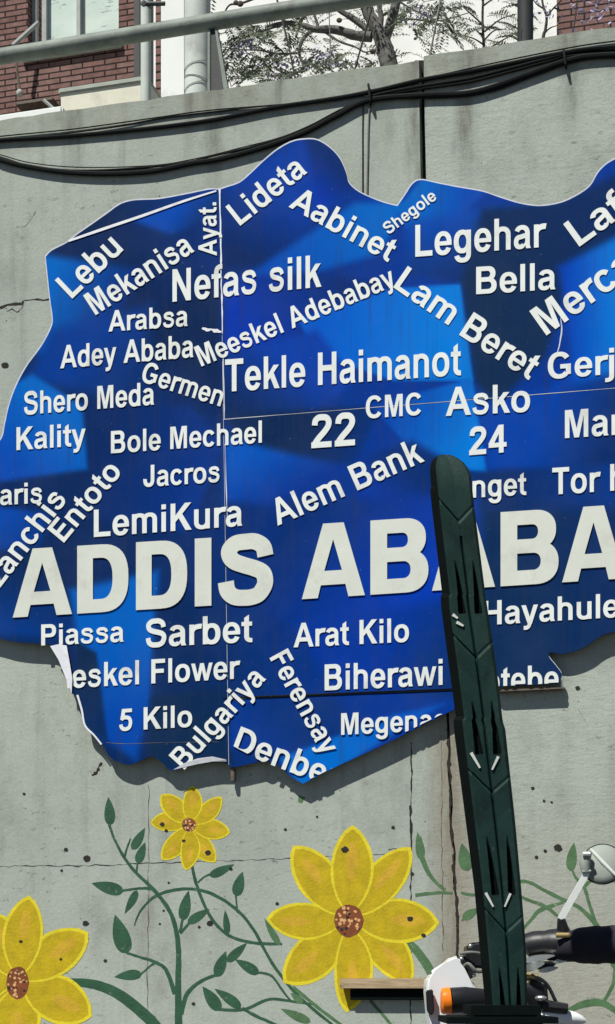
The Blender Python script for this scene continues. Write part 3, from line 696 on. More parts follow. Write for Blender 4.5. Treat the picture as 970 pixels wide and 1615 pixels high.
G = {
 'A': (722, [P([(0, 0), (153, 0), (214, 163), (505, 163), (567, 0), (722, 0), (437, 716), (284, 716)]), N_([(260, 284), (459, 284), (360, 549)])]),
 'B': (722, [P(rect(73, 0, 420, 716)), P(arc(415, 528, 215, 188, -90, 90)), P(arc(420, 208, 245, 208, -90, 90)), N_(rect(218, 432, 405, 597)), N_(arc(400, 514, 78, 83, -90, 90)), N_(rect(218, 118, 415, 314)), N_(arc(410, 216, 105, 98, -90, 90))]),
 'C': (722, [P(arc(372, 358, 327, 370, 35, 325, 178, 247))]),
 'D': (722, [P(rect(73, 0, 335, 716)), P(arc(330, 358, 355, 358, -90, 90)), N_(rect(218, 121, 325, 595)), N_(arc(320, 358, 213, 237, -90, 90))]),
 'E': (667, [P(rect(73, 0, 218, 716)), P(rect(73, 595, 610, 716)), P(rect(73, 313, 580, 434)), P(rect(73, 0, 622, 121))]),
 'F': (611, [P(rect(73, 0, 218, 716)), P(rect(73, 595, 566, 716)), P(rect(73, 302, 522, 423))]),
 'G': (778, [P(arc(378, 358, 332, 370, 36, 318, 182, 247)), P(rect(400, 262, 702, 382)), P(rect(560, 96, 702, 382))]),
 'H': (722, [P(rect(73, 0, 218, 716)), P(rect(505, 0, 650, 716)), P(rect(200, 308, 520, 431))]),
 'I': (278, [P(rect(68, 0, 213, 716))]),
 'J': (556, [P(rect(337, 225, 485, 716)), P(arc(257, 226, 228, 238, 172, 360, 82, 116))]),
 'K': (722, [P(rect(73, 0, 218, 716)), P([(218, 398), (508, 716), (702, 716), (218, 224)]), P([(314, 336), (528, 0), (714, 0), (420, 440)])]),
 'L': (611, [P(rect(73, 0, 218, 716)), P(rect(73, 0, 577, 121))]),
 'M': (833, [P([(70, 716), (287, 716), (417, 228), (546, 716), (763, 716), (763, 0), (628, 0), (628, 564), (487, 0), (347, 0), (205, 564), (205, 0), (70, 0)])]),
 'N': (722, [P([(73, 0), (73, 716), (214, 716), (507, 238), (507, 716), (642, 716), (642, 0), (497, 0), (208, 467), (208, 0)])]),
 'P': (667, [P(rect(73, 0, 218, 716)), P(rect(73, 270, 405, 716)), P(arc(400, 493, 226, 223, -90, 90)), N_(rect(218, 391, 390, 595)), N_(arc(385, 493, 92, 102, -90, 90)), N_(rect(218, -5, 700, 270))]),
 'S': (667, [P(stroke([(545, 500), (515, 600), (420, 660), (320, 664), (205, 650), (120, 580), (118, 505), (160, 440), (260, 400), (370, 374), (490, 338), (553, 275), (553, 190), (505, 100), (420, 58), (320, 50), (205, 62), (125, 125), (100, 235)], 132))]),
 'T': (611, [P(rect(22, 595, 591, 716)), P(rect(234, 0, 379, 716))]),
 'W': (944, [P([(178, 0), (6, 716), (153, 716), (262, 224), (393, 716), (565, 716), (692, 215), (800, 716), (945, 716), (770, 0), (613, 0), (477, 535), (335, 0)])]),
 'a': (556, [P(arc(270, 335, 228, 196, 0, 158, 95, 92)), P(rect(365, 110, 498, 345)), P([(365, 130), (498, 130), (500, 70), (530, 0), (392, 0), (372, 60)])] + [P(arc(208, 152, 176, 163, 0, 351)), P([(200, 315), (400, 350), (400, 225), (200, 205)]), N_(arc(222, 150, 62, 58, 0, 351)), N_([(222, 208), (300, 222), (365, 236), (365, 150), (330, 100), (222, 100)]), P(arc(208, 152, 176, 163, 175, 330, 60, 62)), P([(340, 60), (385, 120), (385, 150), (330, 110)])]),
 'b': (611, [P(arc(322, 259, 250, 271, 0, 351)), ST, N_(arc(315, 259, 113, 158, 0, 351))]),
 'c': (556, [P(arc(292, 259, 254, 271, 32, 328, 116, 160))]),
 'e': (556, [P(arc(281, 259, 250, 271, 0, 351)), N_(arc(281, 259, 113, 166, 0, 351)), N_([(300, 212), (600, 212), (600, 105), (520, 130), (385, 165)]), P(rect(120, 210, 529, 303)), N_(rect(531, 100, 700, 320))]),
 'f': (333, [P(rect(86, 0, 223, 545)), P(rect(10, 416, 308, 519)), P(arc(300, 540, 214, 188, 84, 180, 77, 80)), P(rect(292, 620, 340, 726))]),
 'h': (611, [ST, archn, P(rect(408, 0, 545, 332))]),
 'i': (278, [P(rect(72, 0, 209, 519)), P(rect(72, 589, 209, 716))]),
 'j': (278, [P(rect(70, -60, 207, 519)), P(rect(70, 589, 207, 716)), P(arc(0, -55, 207, 160, -90, 0, 70, 50)), P(rect(-45, -215, 10, -105))]),
 'k': (556, [ST, P([(203, 318), (372, 519), (540, 519), (203, 168)]), P([(262, 262), (402, 0), (560, 0), (366, 360)])]),
 'l': (278, [P(rect(72, 0, 209, 716))]),
 'm': (889, [STX, P(arc(289, 345, 226, 186, 0, 180, 88, 82)), P(arc(602, 345, 226, 186, 0, 180, 88, 82)), P(rect(377, 0, 515, 347)), P(rect(690, 0, 828, 347))]),
 'n': (611, [STX, archn, P(rect(408, 0, 545, 332))]),
 'o': (611, ring(306, 259, 268, 271, 128, 160)),
 'r': (389, [STX, P(arc(372, 300, 306, 231, 80, 180, 169, 105))]),
 's': (556, [P(stroke([(450, 365), (415, 440), (345, 474), (270, 476), (190, 466), (130, 420), (138, 362), (190, 320), (280, 298), (370, 272), (442, 218), (440, 140), (390, 72), (310, 46), (262, 45), (180, 55), (118, 95), (92, 170)], 108))]),
 't': (333, [P([(92, 150), (229, 150), (229, 700), (92, 622)]), P(rect(14, 414, 318, 519)), P(arc(296, 155, 204, 167, 180, 275, 67, 58)), P(rect(290, -11, 326, 96))]),
 'w': (778, [P([(163, 0), (4, 519), (141, 519), (237, 177), (325, 519), (461, 519), (547, 177), (645, 519), (776, 519), (613, 0), (478, 0), (391, 323), (305, 0)])]),
 'y': (556, [P([(6, 519), (152, 519), (340, -20), (205, -20)]), P([(398, 519), (541, 519), (340, -50), (205, -50)]), P(stroke([(276, -20), (245, -105), (180, -152), (82, -152)], 116))]),
 'z': (500, [P(rect(32, 404, 470, 519)), P(rect(18, 0, 480, 116)), P([(18, 100), (190, 100), (470, 420), (296, 420)])]),
 '2': (556, [P(stroke([(108, 490), (125, 590), (195, 650), (285, 658), (385, 640), (440, 560), (425, 460), (345, 350), (215, 220), (125, 110), (100, 40)], 134)), P(rect(28, 0, 508, 127))]),
 '4': (556, [P(rect(310, 0, 443, 716)), P(rect(22, 145, 528, 262)), P([(22, 200), (165, 240), (436, 716), (300, 716), (22, 262)])]),
 '5': (556, [P(rect(135, 590, 500, 706)), P([(135, 706), (262, 706), (225, 400), (72, 352)]), P(stroke([(110, 370), (195, 420), (280, 428), (385, 400), (442, 310), (440, 200), (390, 95), (285, 52), (180, 62), (112, 125), (94, 205)], 124))]),
 '.': (278, [P(rect(72, 0, 209, 137))]),
}
G['d'] = (611, mirx(G['b'][1], 611)); G['u'] = (611, [(o, [(611 - x, 519 - y) for x, y in p]) for o, p in G['n'][1]])
G['g'] = (611, [P(arc(289, 264, 250, 267, 0, 351)), P(rect(408, -20, 545, 519)), N_(arc(296, 264, 113, 155, 0, 351)), P(arc(300, -15, 245, 198, 192, 360, 108, 90))])
# heavier, narrower capitals of the big title
HG = {
 'A': (640, [P([(0, 0), (158, 0), (188, 122), (432, 122), (462, 0), (625, 0), (415, 716), (210, 716)]), N_([(222, 258), (398, 258), (311, 560)])]),
 'D': (620, [P(rect(40, 0, 300, 716)), P(arc(295, 358, 285, 358, -90, 90, e=2.5)), N_(rect(205, 140, 295, 576)), N_(arc(285, 358, 128, 218, -90, 90, e=2.5))]),
 'I': (270, [P(rect(40, 0, 215, 716))]),
 'S': (640, [P(stroke([(515, 490), (490, 590), (405, 648), (305, 652), (200, 640), (135, 575), (140, 505), (190, 448), (290, 405), (395, 368), (480, 322), (510, 255), (505, 180), (450, 95), (380, 66), (300, 60), (190, 75), (118, 140), (98, 240)], 168))]),
 'B': (650, [P(rect(40, 0, 390, 716)), P(arc(385, 525, 205, 191, -90, 90)), P(arc(390, 208, 225, 208, -90, 90)), N_(rect(205, 440, 355, 580)), N_(arc(350, 510, 62, 70, -90, 90)), N_(rect(205, 140, 365, 305)), N_(arc(360, 222, 78, 83, -90, 90))]),
}
_gc = {}
def glyph(ch, heavy):
    key = (ch, heavy)
    if key in _gc: return _gc[key]
    w, ops = (HG if heavy else G)[ch]
    pts, faces = [], []
    for o, poly in ops:
        if sum(poly[i - 1][0] * poly[i][1] - poly[i][0] * poly[i - 1][1] for i in range(len(poly))) < 0: poly = poly[::-1]
        b = len(pts); pts += [Vector((x + 1e-3 * random.random(), y + 1e-3 * random.random())) for x, y in poly]; faces.append(list(range(b, b + len(poly))))
    r = delaunay_2d_cdt(pts, [], faces, 0, 1e-4)
    vs, fs, of = r[0], r[2], r[5]
    keep = []
    for f, o in zip(fs, of):
        if o and ops[max(o)][0] == '+': keep.append(tuple(f))
    _gc[key] = (w, [(v.x, v.y) for v in vs], keep); return _gc[key]
def text(body, start, end, cap, clips=(), heavy=False, upright=None, mat='letter', th=.0032, label=None):
    polys = []; x = 0; V, Fc = [], []
    ink0, ink1 = 1e9, -1e9
    for ch in body:
        if ch == ' ': x += 300; continue
        w, vs, fs = glyph(ch, heavy); used = {i for f in fs for i in f}
        ink0 = min(ink0, x + min(vs[i][0] for i in used)); ink1 = max(ink1, x + max(vs[i][0] for i in used))
        b = len(V); V += [(x + a, c) for a, c in vs]; Fc += [tuple(i + b for i in f) for f in fs]; x += w
    dx, dy = end[0] - start[0], end[1] - start[1]; L = math.hypot(dx, dy)
    ang = abs(math.degrees(math.atan2(dy, dx)))
    if upright is None: upright = ang < 9
    ux, uy = (0, -1) if upright else (dy / L, -dx / L)
    Q = [(start[0] + dx * (a - ink0) / (ink1 - ink0) + ux * cap * c / 716, start[1] + dy * (a - ink0) / (ink1 - ink0) + uy * cap * c / 716) for a, c in V]
    bm = bmesh.new(); bv = {}
    for f in Fc:
        for i in f:
            if i not in bv: bv[i] = bm.verts.new((Q[i][0], Q[i][1], 0))
        try: bm.faces.new([bv[i] for i in f])
        except ValueError: pass
    for a, b in clips:                               # trim where the sheet has been cut: keep the side of a->b that holds the sheet's middle
        n = Vector((b[1] - a[1], -(b[0] - a[0]), 0)).normalized()
        if n.dot(Vector((400 - a[0], 800 - a[1], 0))) < 0: n = -n
        bmesh.ops.bisect_plane(bm, geom=list(bm.verts) + list(bm.edges) + list(bm.faces), plane_co=(a[0], a[1], 0), plane_no=n, clear_inner=True)
    bmesh.ops.dissolve_limit(bm, angle_limit=.001, verts=list(bm.verts), edges=list(bm.edges))
    Yb = SY - .0012
    for v in bm.verts: v.co = px(v.co.x, v.co.y, Yb - th)
    r = bmesh.ops.extrude_face_region(bm, geom=list(bm.faces))
    for v in r['geom']:
        if isinstance(v, bmesh.types.BMVert):
            v.co.y = Yb
    o = build('lettering', bm, M[mat], sign)
    o['label'] = label or ('white raised lettering reading ' + body)
    return o
low_edge = ((478, 1235), (716, 1118))
text('Lebu', (114, 471), (195, 394), 40)
text('Mekanisa', (151, 497), (307, 396), 37)
text('Ayat.', (342, 403), (341, 319), 29, label='white raised lettering reading Ayat upwards')
text('Lideta', (379, 356), (485, 272), 38)
text('Aabinet', (455, 326), (612, 413), 38)
text('Shegole', (613, 370), (690, 313), 19)
text('Legehar', (655, 405), (862, 389), 50)
text('Nefas silk', (272, 476), (507, 452), 51)
text('Lafto', (914, 389), (1040, 298), 44)
text('Arabsa', (171, 523), (296, 514), 33)
text('Bella', (751, 464), (876, 456), 43)
text('Mercato', (862, 529), (1052, 394), 47)
text('Meeskel Adebabay', (318, 578), (626, 449), 33)
text('Lam', (620, 453), (707, 513), 41); text('Beret', (724, 528), (834, 599), 43)
text('Adey Ababa', (95, 581), (305, 563), 36)
text('Tekle Haimanot', (355, 618), (727, 591), 51)
text('Germen', (221, 601), (347, 641), 33)
text('Gerji', (864, 598), (984, 588), 41)
text('Shero Meda', (38, 654), (243, 638), 36)
text('Kality', (26, 710), (135, 702), 36)
text('Bole Mechael', (175, 715), (413, 698), 35)
text('CMC', (577, 660), (664, 654), 35)
text('Asko', (703, 656), (836, 649), 45)
text('22', (491, 707), (560, 702), 52); text('24', (740, 718), (799, 713), 44)
text('Mariam', (891, 691), (1070, 679), 44)
text('Saris', (-26, 798), (66, 793), 33)
text('Entoto', (101, 856), (193, 745), 35)
text('Jacros', (226, 768), (346, 760), 34)
text('Alem Bank', (438, 829), (670, 727), 41)
text('Winget', (692, 788), (830, 780), 36)
text('Tor Hailoch'.replace('H', 'h'), (871, 780), (1120, 764), 42)
text('Kazanchis', (-36, 974), (106, 789), 36)
text('LemiKura', (148, 847), (382, 829), 43)
text('Piassa', (65, 1018), (195, 1012), 33)
text('Sarbet', (230, 1021), (398, 1012), 44)
text('Arat Kilo', (463, 1021), (645, 1012), 38)
text('Hayahulet', (763, 986), (993, 972), 38)
text('Meskel Flower', (79, 1087), (379, 1070), 38, [((100, 1020), (107, 1092))])
text('Biherawi', (512, 1089), (698, 1080), 41)
text('Kotebe', (733, 1094), (881, 1088), 40, [((745, 1084.5), (881, 1077))])
text('5 Kilo', (188, 1153), (303, 1146), 35)
text('Bulgariya', (291, 1214), (420, 1071), 34)
text('Ferensay', (425, 1038), (509, 1192), 33)
text('Megenagna', (538, 1159), (752, 1148), 34, [((520, 1213), (716, 1117))])
text('Denber', (366, 1183), (530, 1245), 40, [((478, 1234), (716, 1117)), ((415, 1202), (478, 1236))])
text('ADDIS', (20, 974), (431, 949), 107, heavy=True, mat='title', th=.005)
text('ABABA', (476, 945), (986, 912), 117, heavy=True, mat='title', th=.005)

# (further sheet details)
# peeled film, scratched seams, brackets
def strip(name, pts, w, m, Y=SY - .002, rag=.0, n=4):
    bm = bmesh.new(); ribbon(bm, pts, w, Y, rag, n)
    r = bmesh.ops.extrude_face_region(bm, geom=list(bm.faces))
    bmesh.ops.translate(bm, verts=[v for v in r['geom'] if isinstance(v, bmesh.types.BMVert)], vec=(0, .0008, 0))
    return build(name, bm, m, sign)
def flap(pts, lift):
    bm = bmesh.new(); n = len(pts)
    f = bm.faces.new([bm.verts.new(px(x, y, SY - .003 - l)) for (x, y), l in zip(pts, lift)])
    r = bmesh.ops.extrude_face_region(bm, geom=[f])
    bmesh.ops.translate(bm, verts=[v for v in r['geom'] if isinstance(v, bmesh.types.BMVert)], vec=(0, .0012, 0))
    return build('peeled_film', bm, M['peel'], sign)
flap([(79, 1019), (92, 1016), (105, 1018), (109, 1040), (114, 1070), (113, 1094), (104, 1070), (92, 1040)], [.004, .006, .009, .012, .012, .004, .004, .004])
flap([(273, 1214), (292, 1203), (312, 1196), (335, 1193), (357, 1198), (357, 1201), (335, 1201), (312, 1205)], [.003, .007, .009, .009, .007, .003, .003, .003])
strip('seam_scratch', [(346.5, 298), (347.5, 350), (348.5, 400), (349, 440), (350, 480), (351, 528)], [2.6, 2.0, 2.4, 1.5, 2.4, .9], M['peel'], rag=.6)
strip('seam_scratch', [(352, 560), (353, 620), (354, 662)], [1.2, 1.8, 1.0], M['rim'], rag=.4)
strip('seam_scratch', [(355, 700), (357, 780), (359, 830)], [.9, 1.4, .7], M['rim'], SY - .0011, rag=.4)
strip('seam_scratch', [(319, 517), (326, 520), (334, 519), (341, 522), (350, 523)], [1.5, 6, 3, 6.5, 2], M['peel'], SY - .0024, 1.1)
strip('seam_scratch', [(352, 1101.5), (450, 1098), (560, 1093.5), (650, 1090), (746, 1086)], [2.0, 2.6, 2.8, 3.2, 3.0], M['recess'], SY - .0011, .2)
strip('seam_scratch', [(354, 661.3), (470, 652), (600, 641.7), (760, 629), (990, 610.5)], [.9, .6, .9, .5, .8], M['rim'], SY - .0012, .25)
strip('seam_scratch', [(884, 500), (886, 520), (882, 545), (879, 556)], [1, 2.2, 1.6, .8], M['rim'], SY - .0014, .4)
strip('seam_scratch', [(168, 1171), (200, 1173), (260, 1171), (345, 1170)], [.5, .7, .3, .4], M['wire_grey'], SY - .0011, .15)
strip('folded_edge', [(108, 380), (160, 362), (225, 340), (290, 317), (341, 301)], [3.2, 4.4, 4.2, 3.6, 2.2], M['peel'], SY - .004)
strip('folded_edge', [(122, 1096), (129, 1120), (134, 1144), (148, 1159), (160, 1174)], [3.2, 3.0, 2.6, 2.6, 2.6], M['peel'], SY - .004)
bm = bmesh.new(); q0, q1 = px(786, 1092, -.05), px(889, 1083, -.02); add_box(bm, (q0.x, -.05, q0.z), (q1.x, -.016, q1.z - .002), .004); build('bracket', bm, M['steel'], sign)
bm = bmesh.new(); q0, q1 = px(363, 1232, -.05), px(371, 1200, -.03); add_box(bm, (q0.x, -.045, q0.z), (q1.x, -.016, q1.z), .003); build('bracket', bm, M['steel'], sign)
bm = bmesh.new(); add_tube(bm, [px(884, 1072, -.045), px(888, 1086, -.04)], .006, 8); build('bolt', bm, M['silver'], sign)
for (x, y) in ((200, 900), (640, 420), (640, 1000), (900, 420), (120, 600), (420, 1140)):
    c = px(x, y, -.012); bm = bmesh.new(); add_box(bm, (c.x - .03, -.0228, c.z - .03), (c.x + .03, -.0005 - .001, c.z + .03)); build('standoff', bm, M['steel'], sign)

# ------------------------------------------------------------------ cables along the wall
def cable(pts, r_px, label, m='cable', out=0.0, cat='cable', name='cable', grp='black cables strung along the wall'):
    r = r_px * .95 * .00315; Y = -r - .003 - out * .15
    if pts[0][0] == -60: pts = [(-800, pts[0][1] + 85), (-400, pts[0][1] + 42)] + list(pts)
    if pts[-1][0] == 1080: pts = list(pts) + [(1400, pts[-1][1] - 46), (1800, pts[-1][1] - 100)]
    c = catmull([px(x, y, Y) for x, y in pts], 8)
    bm = bmesh.new(); add_tube(bm, c, r, 8)
    return tag(build(name, bm, M[m], None, True), label, cat, grp)
cable([(-60, 228), (0, 221), (100, 215), (220, 204), (330, 190), (430, 170), (510, 158), (580, 146), (665, 126), (740, 113), (800, 101), (880, 85), (930, 77), (1000, 72), (1080, 66)], 3.4, 'thick upper black cable running level from the left edge to the bunched ties')
cable([(-60, 222), (0, 215), (120, 203), (250, 185), (330, 174), (480, 161), (585, 142), (700, 117), (800, 95), (900, 75), (960, 66), (1080, 52)], 1.1, 'thin wire highest of the cables, rising straight to the right', out=.004)
cable([(-60, 226), (0, 220), (90, 212), (180, 200), (250, 187), (320, 178), (430, 166)], 1.0, 'thin wire clipped just above the thick upper cable, left half only', out=.008)
cable([(-60, 232), (0, 252), (40, 262), (100, 271), (170, 274), (240, 270), (300, 258), (350, 250), (420, 231), (480, 209), (530, 183), (583, 158), (665, 150), (735, 147), (780, 136), (830, 118), (900, 94), (950, 87), (1080, 80)], 4.2, 'thickest black cable, sagging low above the top of the sign at left', out=.004)
cable([(-60, 234), (0, 248), (60, 265), (140, 269), (230, 264), (300, 255), (330, 247), (400, 231), (470, 208), (540, 172), (590, 153), (665, 140), (740, 129), (800, 114), (870, 95), (910, 87), (1080, 75)], 1.8, 'medium black cable twisted along the top of the thickest sagging one', out=.014)
cable([(-60, 228), (0, 244), (50, 257), (130, 264), (240, 261), (310, 250), (380, 233), (450, 214), (520, 183), (580, 155), (650, 140), (740, 128), (830, 106), (910, 84), (1080, 72)], .9, 'thin wire lying uppermost in the sagging bundle', out=.018)
cable([(574, 156), (600, 148), (665, 136), (740, 124), (800, 109), (870, 91), (930, 79), (1080, 70)], 2.5, 'short thick black cable in the middle of the bundle right of the tie', out=.012)
cable([(575, 152), (640, 154), (720, 152), (780, 142), (850, 116), (930, 92), (1080, 86)], 2.0, 'lowest black cable of the right-hand bundle, under the joint top', out=.018)
bm = bmesh.new(); add_tube(bm, [px(581, 133, -.012), px(582, 140, -.040), px(584, 158, -.040), px(585, 166, -.012)], .006, 8)
tag(build('cable_tie', bm, M['cable'], None, True), 'black tie gathering the cables above the two thin dropped wires', 'cable tie')
bm = bmesh.new(); add_tube(bm, [px(889, 79, -.012), px(890, 86, -.042), px(892, 101, -.042), px(893, 108, -.012)], .006, 8)
tag(build('cable_tie', bm, M['cable'], None, True), 'black tie bunching the cables near the right edge', 'cable tie')
cable([(573, 158), (572, 200), (572, 250), (572, 300), (572, 345)], .9, 'thin dark wire dropping to the sign, left one of two', out=.0, name='wire', cat='wire', grp='thin wires dropping behind the sign')
cable([(583, 160), (581, 200), (580, 250), (579, 300), (579, 345)], 1.3, 'thin grey wire dropping to the sign, right one of two', m='wire_grey', out=.0, name='wire', cat='wire', grp='thin wires dropping behind the sign')

# ------------------------------------------------------------------ railing on top of the wall
rz = 5.995; ry = .16
rail = empty('pipe_railing', (px(330, 130, ry).x, ry, 5.55))
tag(rail, 'thick grey pipe railing on a triangular plate along the wall top', 'railing')
bm = bmesh.new(); add_tube(bm, [(x, ry, rz + .004 * math.sin(x * 2)) for x in [-9 + .25 * i for i in range(66)]], .041, 16); build('top_pipe', bm, M['rail'], rail, True)
for k, xo in enumerate((0, -2.6, -5.2, 2.6, 5.2)):
    a0, a1 = px(333, 125, ry), px(359, 125, ry); z1 = rz - .036
    x0 = a0.x + xo; w0, w1 = .022, a1.x - a0.x - .004
    bm = bmesh.new(); extrude_poly(bm, [(x0, ry - .006, z1), (x0 + w0, ry - .006, z1), (x0 + w1, ry - .006, 5.54), (x0, ry - .006, 5.54)], [(x0, ry + .006, z1), (x0 + w0, ry + .006, z1), (x0 + w1, ry + .006, 5.54), (x0, ry + .006, 5.54)])
    pl = build('support_plate', bm, M['rail_dark'], rail)
    bm = bmesh.new(); add_box(bm, (x0 - .016, ry - .014, 5.54), (x0 - .001, ry + .014, z1), .002)
    extrude_poly(bm, [(x0 + w0 + .001, ry - .014, z1), (x0 + w0 + .013, ry - .014, z1), (x0 + w1 + .028, ry - .014, 5.54), (x0 + w1 + .001, ry - .014, 5.54)], [(x0 + w0 + .001, ry + .014, z1), (x0 + w0 + .013, ry + .014, z1), (x0 + w1 + .028, ry + .014, 5.54), (x0 + w1 + .001, ry + .014, 5.54)])
    build('flange', bm, M['rail'], pl)

# ------------------------------------------------------------------ buildings behind
BY = 8.0; ZB = 4.95
def facade_box(bm, x0, x1, y_top, Y, depth, zb=ZB, bev=0):
    a, b = px(x0, 100, Y).x, px(x1, 100, Y).x
    add_box(bm, (a, Y, zb), (b, Y + depth, y_top), bev)
bl = empty('brick_building', (px(60, 100, BY).x, BY, ZB))
tag(bl, 'red brick building with a pale two-pane window, behind the railing at left', 'building')
wx0, wx1 = px(44, 60, BY).x, px(187, 60, BY).x; wz0 = px(110, 79, BY).z; wz1 = wz0 + 1.5
bx0, bx1 = px(-420, 60, BY).x, px(212, 60, BY).x; zt = ZB + 8
bm = bmesh.new()
add_box(bm, (bx0, BY, ZB), (wx0 - .001, BY + .4, zt)); add_box(bm, (wx1 + .001, BY, ZB), (bx1, BY + .4, zt)); add_box(bm, (wx0, BY, ZB), (wx1, BY + .4, wz0 - .001)); add_box(bm, (wx0, BY, wz1 + .001), (wx1, BY + .4, zt))
build('brick_wall', bm, M['brick'], bl)
win = bmesh.new(); fw = .05
add_box(win, (wx0, BY + .10, wz0), (wx0 + fw, BY + .16, wz1)); add_box(win, (wx0 + .10, BY + .13, wz0), (wx0 + .10 + .05, BY + .19, wz1)); add_box(win, (wx1 - .02, BY + .13, wz0), (wx1, BY + .19, wz1))
xm = px(116, 40, BY).x; add_box(win, (xm - .02, BY + .125, wz0), (xm + .02, BY + .185, wz1)); add_box(win, (wx0 + .155, BY + .14, wz0), (wx1 - .021, BY + .18, wz0 + .03)); add_box(win, (wx0 + .155, BY + .14, wz1 - .04), (wx1 - .021, BY + .18, wz1))
wo = build('window', win, M['frame'], bl)
bm = bmesh.new(); add_box(bm, (wx0 + .15, BY + .195, wz0), (wx1, BY + .205, wz1)); build('pane', bm, M['glass'], wo)
bm = bmesh.new(); add_box(bm, (wx0 - .05, BY - .05, wz0 - .07), (wx1 + .05, BY - .003, wz0 - .01), .008); build('sill', bm, M['coping'], wo)
bm = bmesh.new(); add_tube(bm, [px(20, 72, BY - .25), px(60, 36, BY - .05)], .022, 8); build('window_stay', bm, M['frame'], wo)
bm = bmesh.new(); a, b = px(22, 172, BY - .2), px(93, 158, BY); add_box(bm, (a.x, BY - .16, a.z + .06), (b.x, BY - .003, a.z + .095), .006); build('ledge', bm, M['steel'], bl)
bm = bmesh.new(); a, b = px(-260, 200, .9), px(98, 182, .9); add_box(bm, (a.x, .9, ZB), (b.x, 1.1, px(0, 180, .9).z), .01); build('plinth', bm, M['white_paint'], bl)
bm = bmesh.new(); add_box(bm, (bx1 + .002, BY - .02, ZB), (px(221, 60, BY).x, BY + .4, zt)); build('corner_trim', bm, M['rail_dark'], bl)
bm = bmesh.new(); add_tube(bm, catmull([px(26, 98, 7.6), px(28, 120, 7.6), px(32, 142, 7.6)], 4), .013, 6); hang = build('hanging_rod', bm, M['steel'], bl)
bm = bmesh.new(); bmesh.ops.create_icosphere(bm, subdivisions=2, radius=.034, matrix=Matrix.Translation(px(31, 147, 7.6)) @ Matrix.Diagonal((1, 1, 1.25, 1))); build('knob', bm, M['coping'], hang, True)
bm = bmesh.new(); add_tube(bm, [px(69, 158, 1.7), px(92, 178, 1.7)], .011, 6)
tag(build('metal_rod', bm, M['frame']), 'short pale rod leaning on the cream parapet end', 'rod')

wb = empty('white_backdrop', (px(560, 100, 13).x, 13, ZB))  # white walls added for a white background where the sky renders darker
tag(wb, 'white rendered wall added as a bright backdrop behind the tree branches', 'building')
bm = bmesh.new(); facade_box(bm, 205, 1120, ZB + 11, 13, .5); build('white_wall', bm, M['white_wall'], wb)
bm = bmesh.new(); a = px(220, 60, 10).x; b = px(1300, 60, 13.6).x; add_box(bm, (a, 13.5, ZB), (b, 13.9, ZB + 11)); build('rear_wall', bm, M['white_wall'], wb)
bm = bmesh.new(); facade_box(bm, 878, 1200, ZB + 9, 8.0, .5)
tag(build('brick_pier', bm, M['brick']), 'red brick pier above the wall at the far right', 'pier')
bm = bmesh.new(); facade_box(bm, 245.5, 253.5, ZB + 6, 3.2, .2)
tag(build('brick_strip', bm, M['brick']), 'narrow strip of brick beside the white pillar', 'brick pier')
bm = bmesh.new(); facade_box(bm, 253.5, 291.5, ZB + 6, 2.6, .25, ZB, .006)
tag(build('white_pillar', bm, M['white_paint']), 'square white painted pillar between the pipe and the round column', 'pillar')
bm = bmesh.new(); c0 = px(312, 100, 2.2); add_tube(bm, [(c0.x, 2.2, ZB), (c0.x, 2.2, ZB + 1.0), (c0.x, 2.2, ZB + 3), (c0.x, 2.2, ZB + 6)], (px(331, 100, 2.2).x - px(293, 100, 2.2).x) / 2, 28)
colo = build('round_column', bm, M['col_grey'], None, True)
tag(colo, 'round pale cement column beside the triangular rail support', 'column')
for (y0, y1, w) in ((80, 88, 1.4), (113, 120, 1.4), (100, 96, 1.0)):
    r0 = (px(331, 100, 2.2).x - px(293, 100, 2.2).x) / 2 + .004; bm = bmesh.new(); z0 = px(312, y0, 2.0).z
    add_tube(bm, [(c0.x + r0 * math.sin(t), 2.2 - r0 * math.cos(t), z0 + .02 * t * (1 if y1 > y0 else -1)) for t in [-1.5 + .25 * i for i in range(13)]], .0022, 5); build('wire_band', bm, M['wire_grey'], colo)
# cream parapet with coping and the upright pipe
pe = empty('parapet', (px(165, 150, 1.8).x, 1.8, ZB)); tag(pe, 'low cream parapet with grey cement coping behind the wall top', 'parapet')
a, b = px(96, 150, 1.8), px(234, 150, 1.8); zc = px(96, 149, 1.8).z
bm = bmesh.new(); add_box(bm, (a.x, 1.8, ZB), (b.x, 2.05, zc)); build('cream_wall', bm, M['cream'], pe)
bm = bmesh.new(); add_box(bm, (a.x - .012, 1.786, zc + .001), (b.x, 2.08, zc + .034), .006); build('coping', bm, M['coping'], pe)
c0 = px(230, 100, .75); bm = bmesh.new(); add_tube(bm, [(c0.x, .75, ZB), (c0.x, .75, ZB + 1), (c0.x, .75, ZB + 3)], .029, 14)
po = build('upright_pipe', bm, M['col_grey'], None, True); tag(po, 'upright pale grey pipe standing left of the white pillar', 'pipe')
bm = bmesh.new(); add_tube(bm, [(c0.x - .01, .75, px(230, 12, .75).z), (c0.x + .01, .75, px(230, 7, .75).z)], .034, 12); add_tube(bm, [(c0.x + .02, .73, px(230, 10, .75).z), (c0.x + .12, .73, px(230, 14, .75).z)], .012, 8); build('clamp', bm, M['rail_dark'], po)
c0 = px(828.5, 40, 2.0); bm = bmesh.new(); add_tube(bm, [(c0.x, 2, ZB), (c0.x, 2, ZB + 1.5), (c0.x, 2, ZB + 5)], .049, 14)
tag(build('utility_pole', bm, M['pole'], None, True), 'dark upright pole behind the right wall section', 'pole')
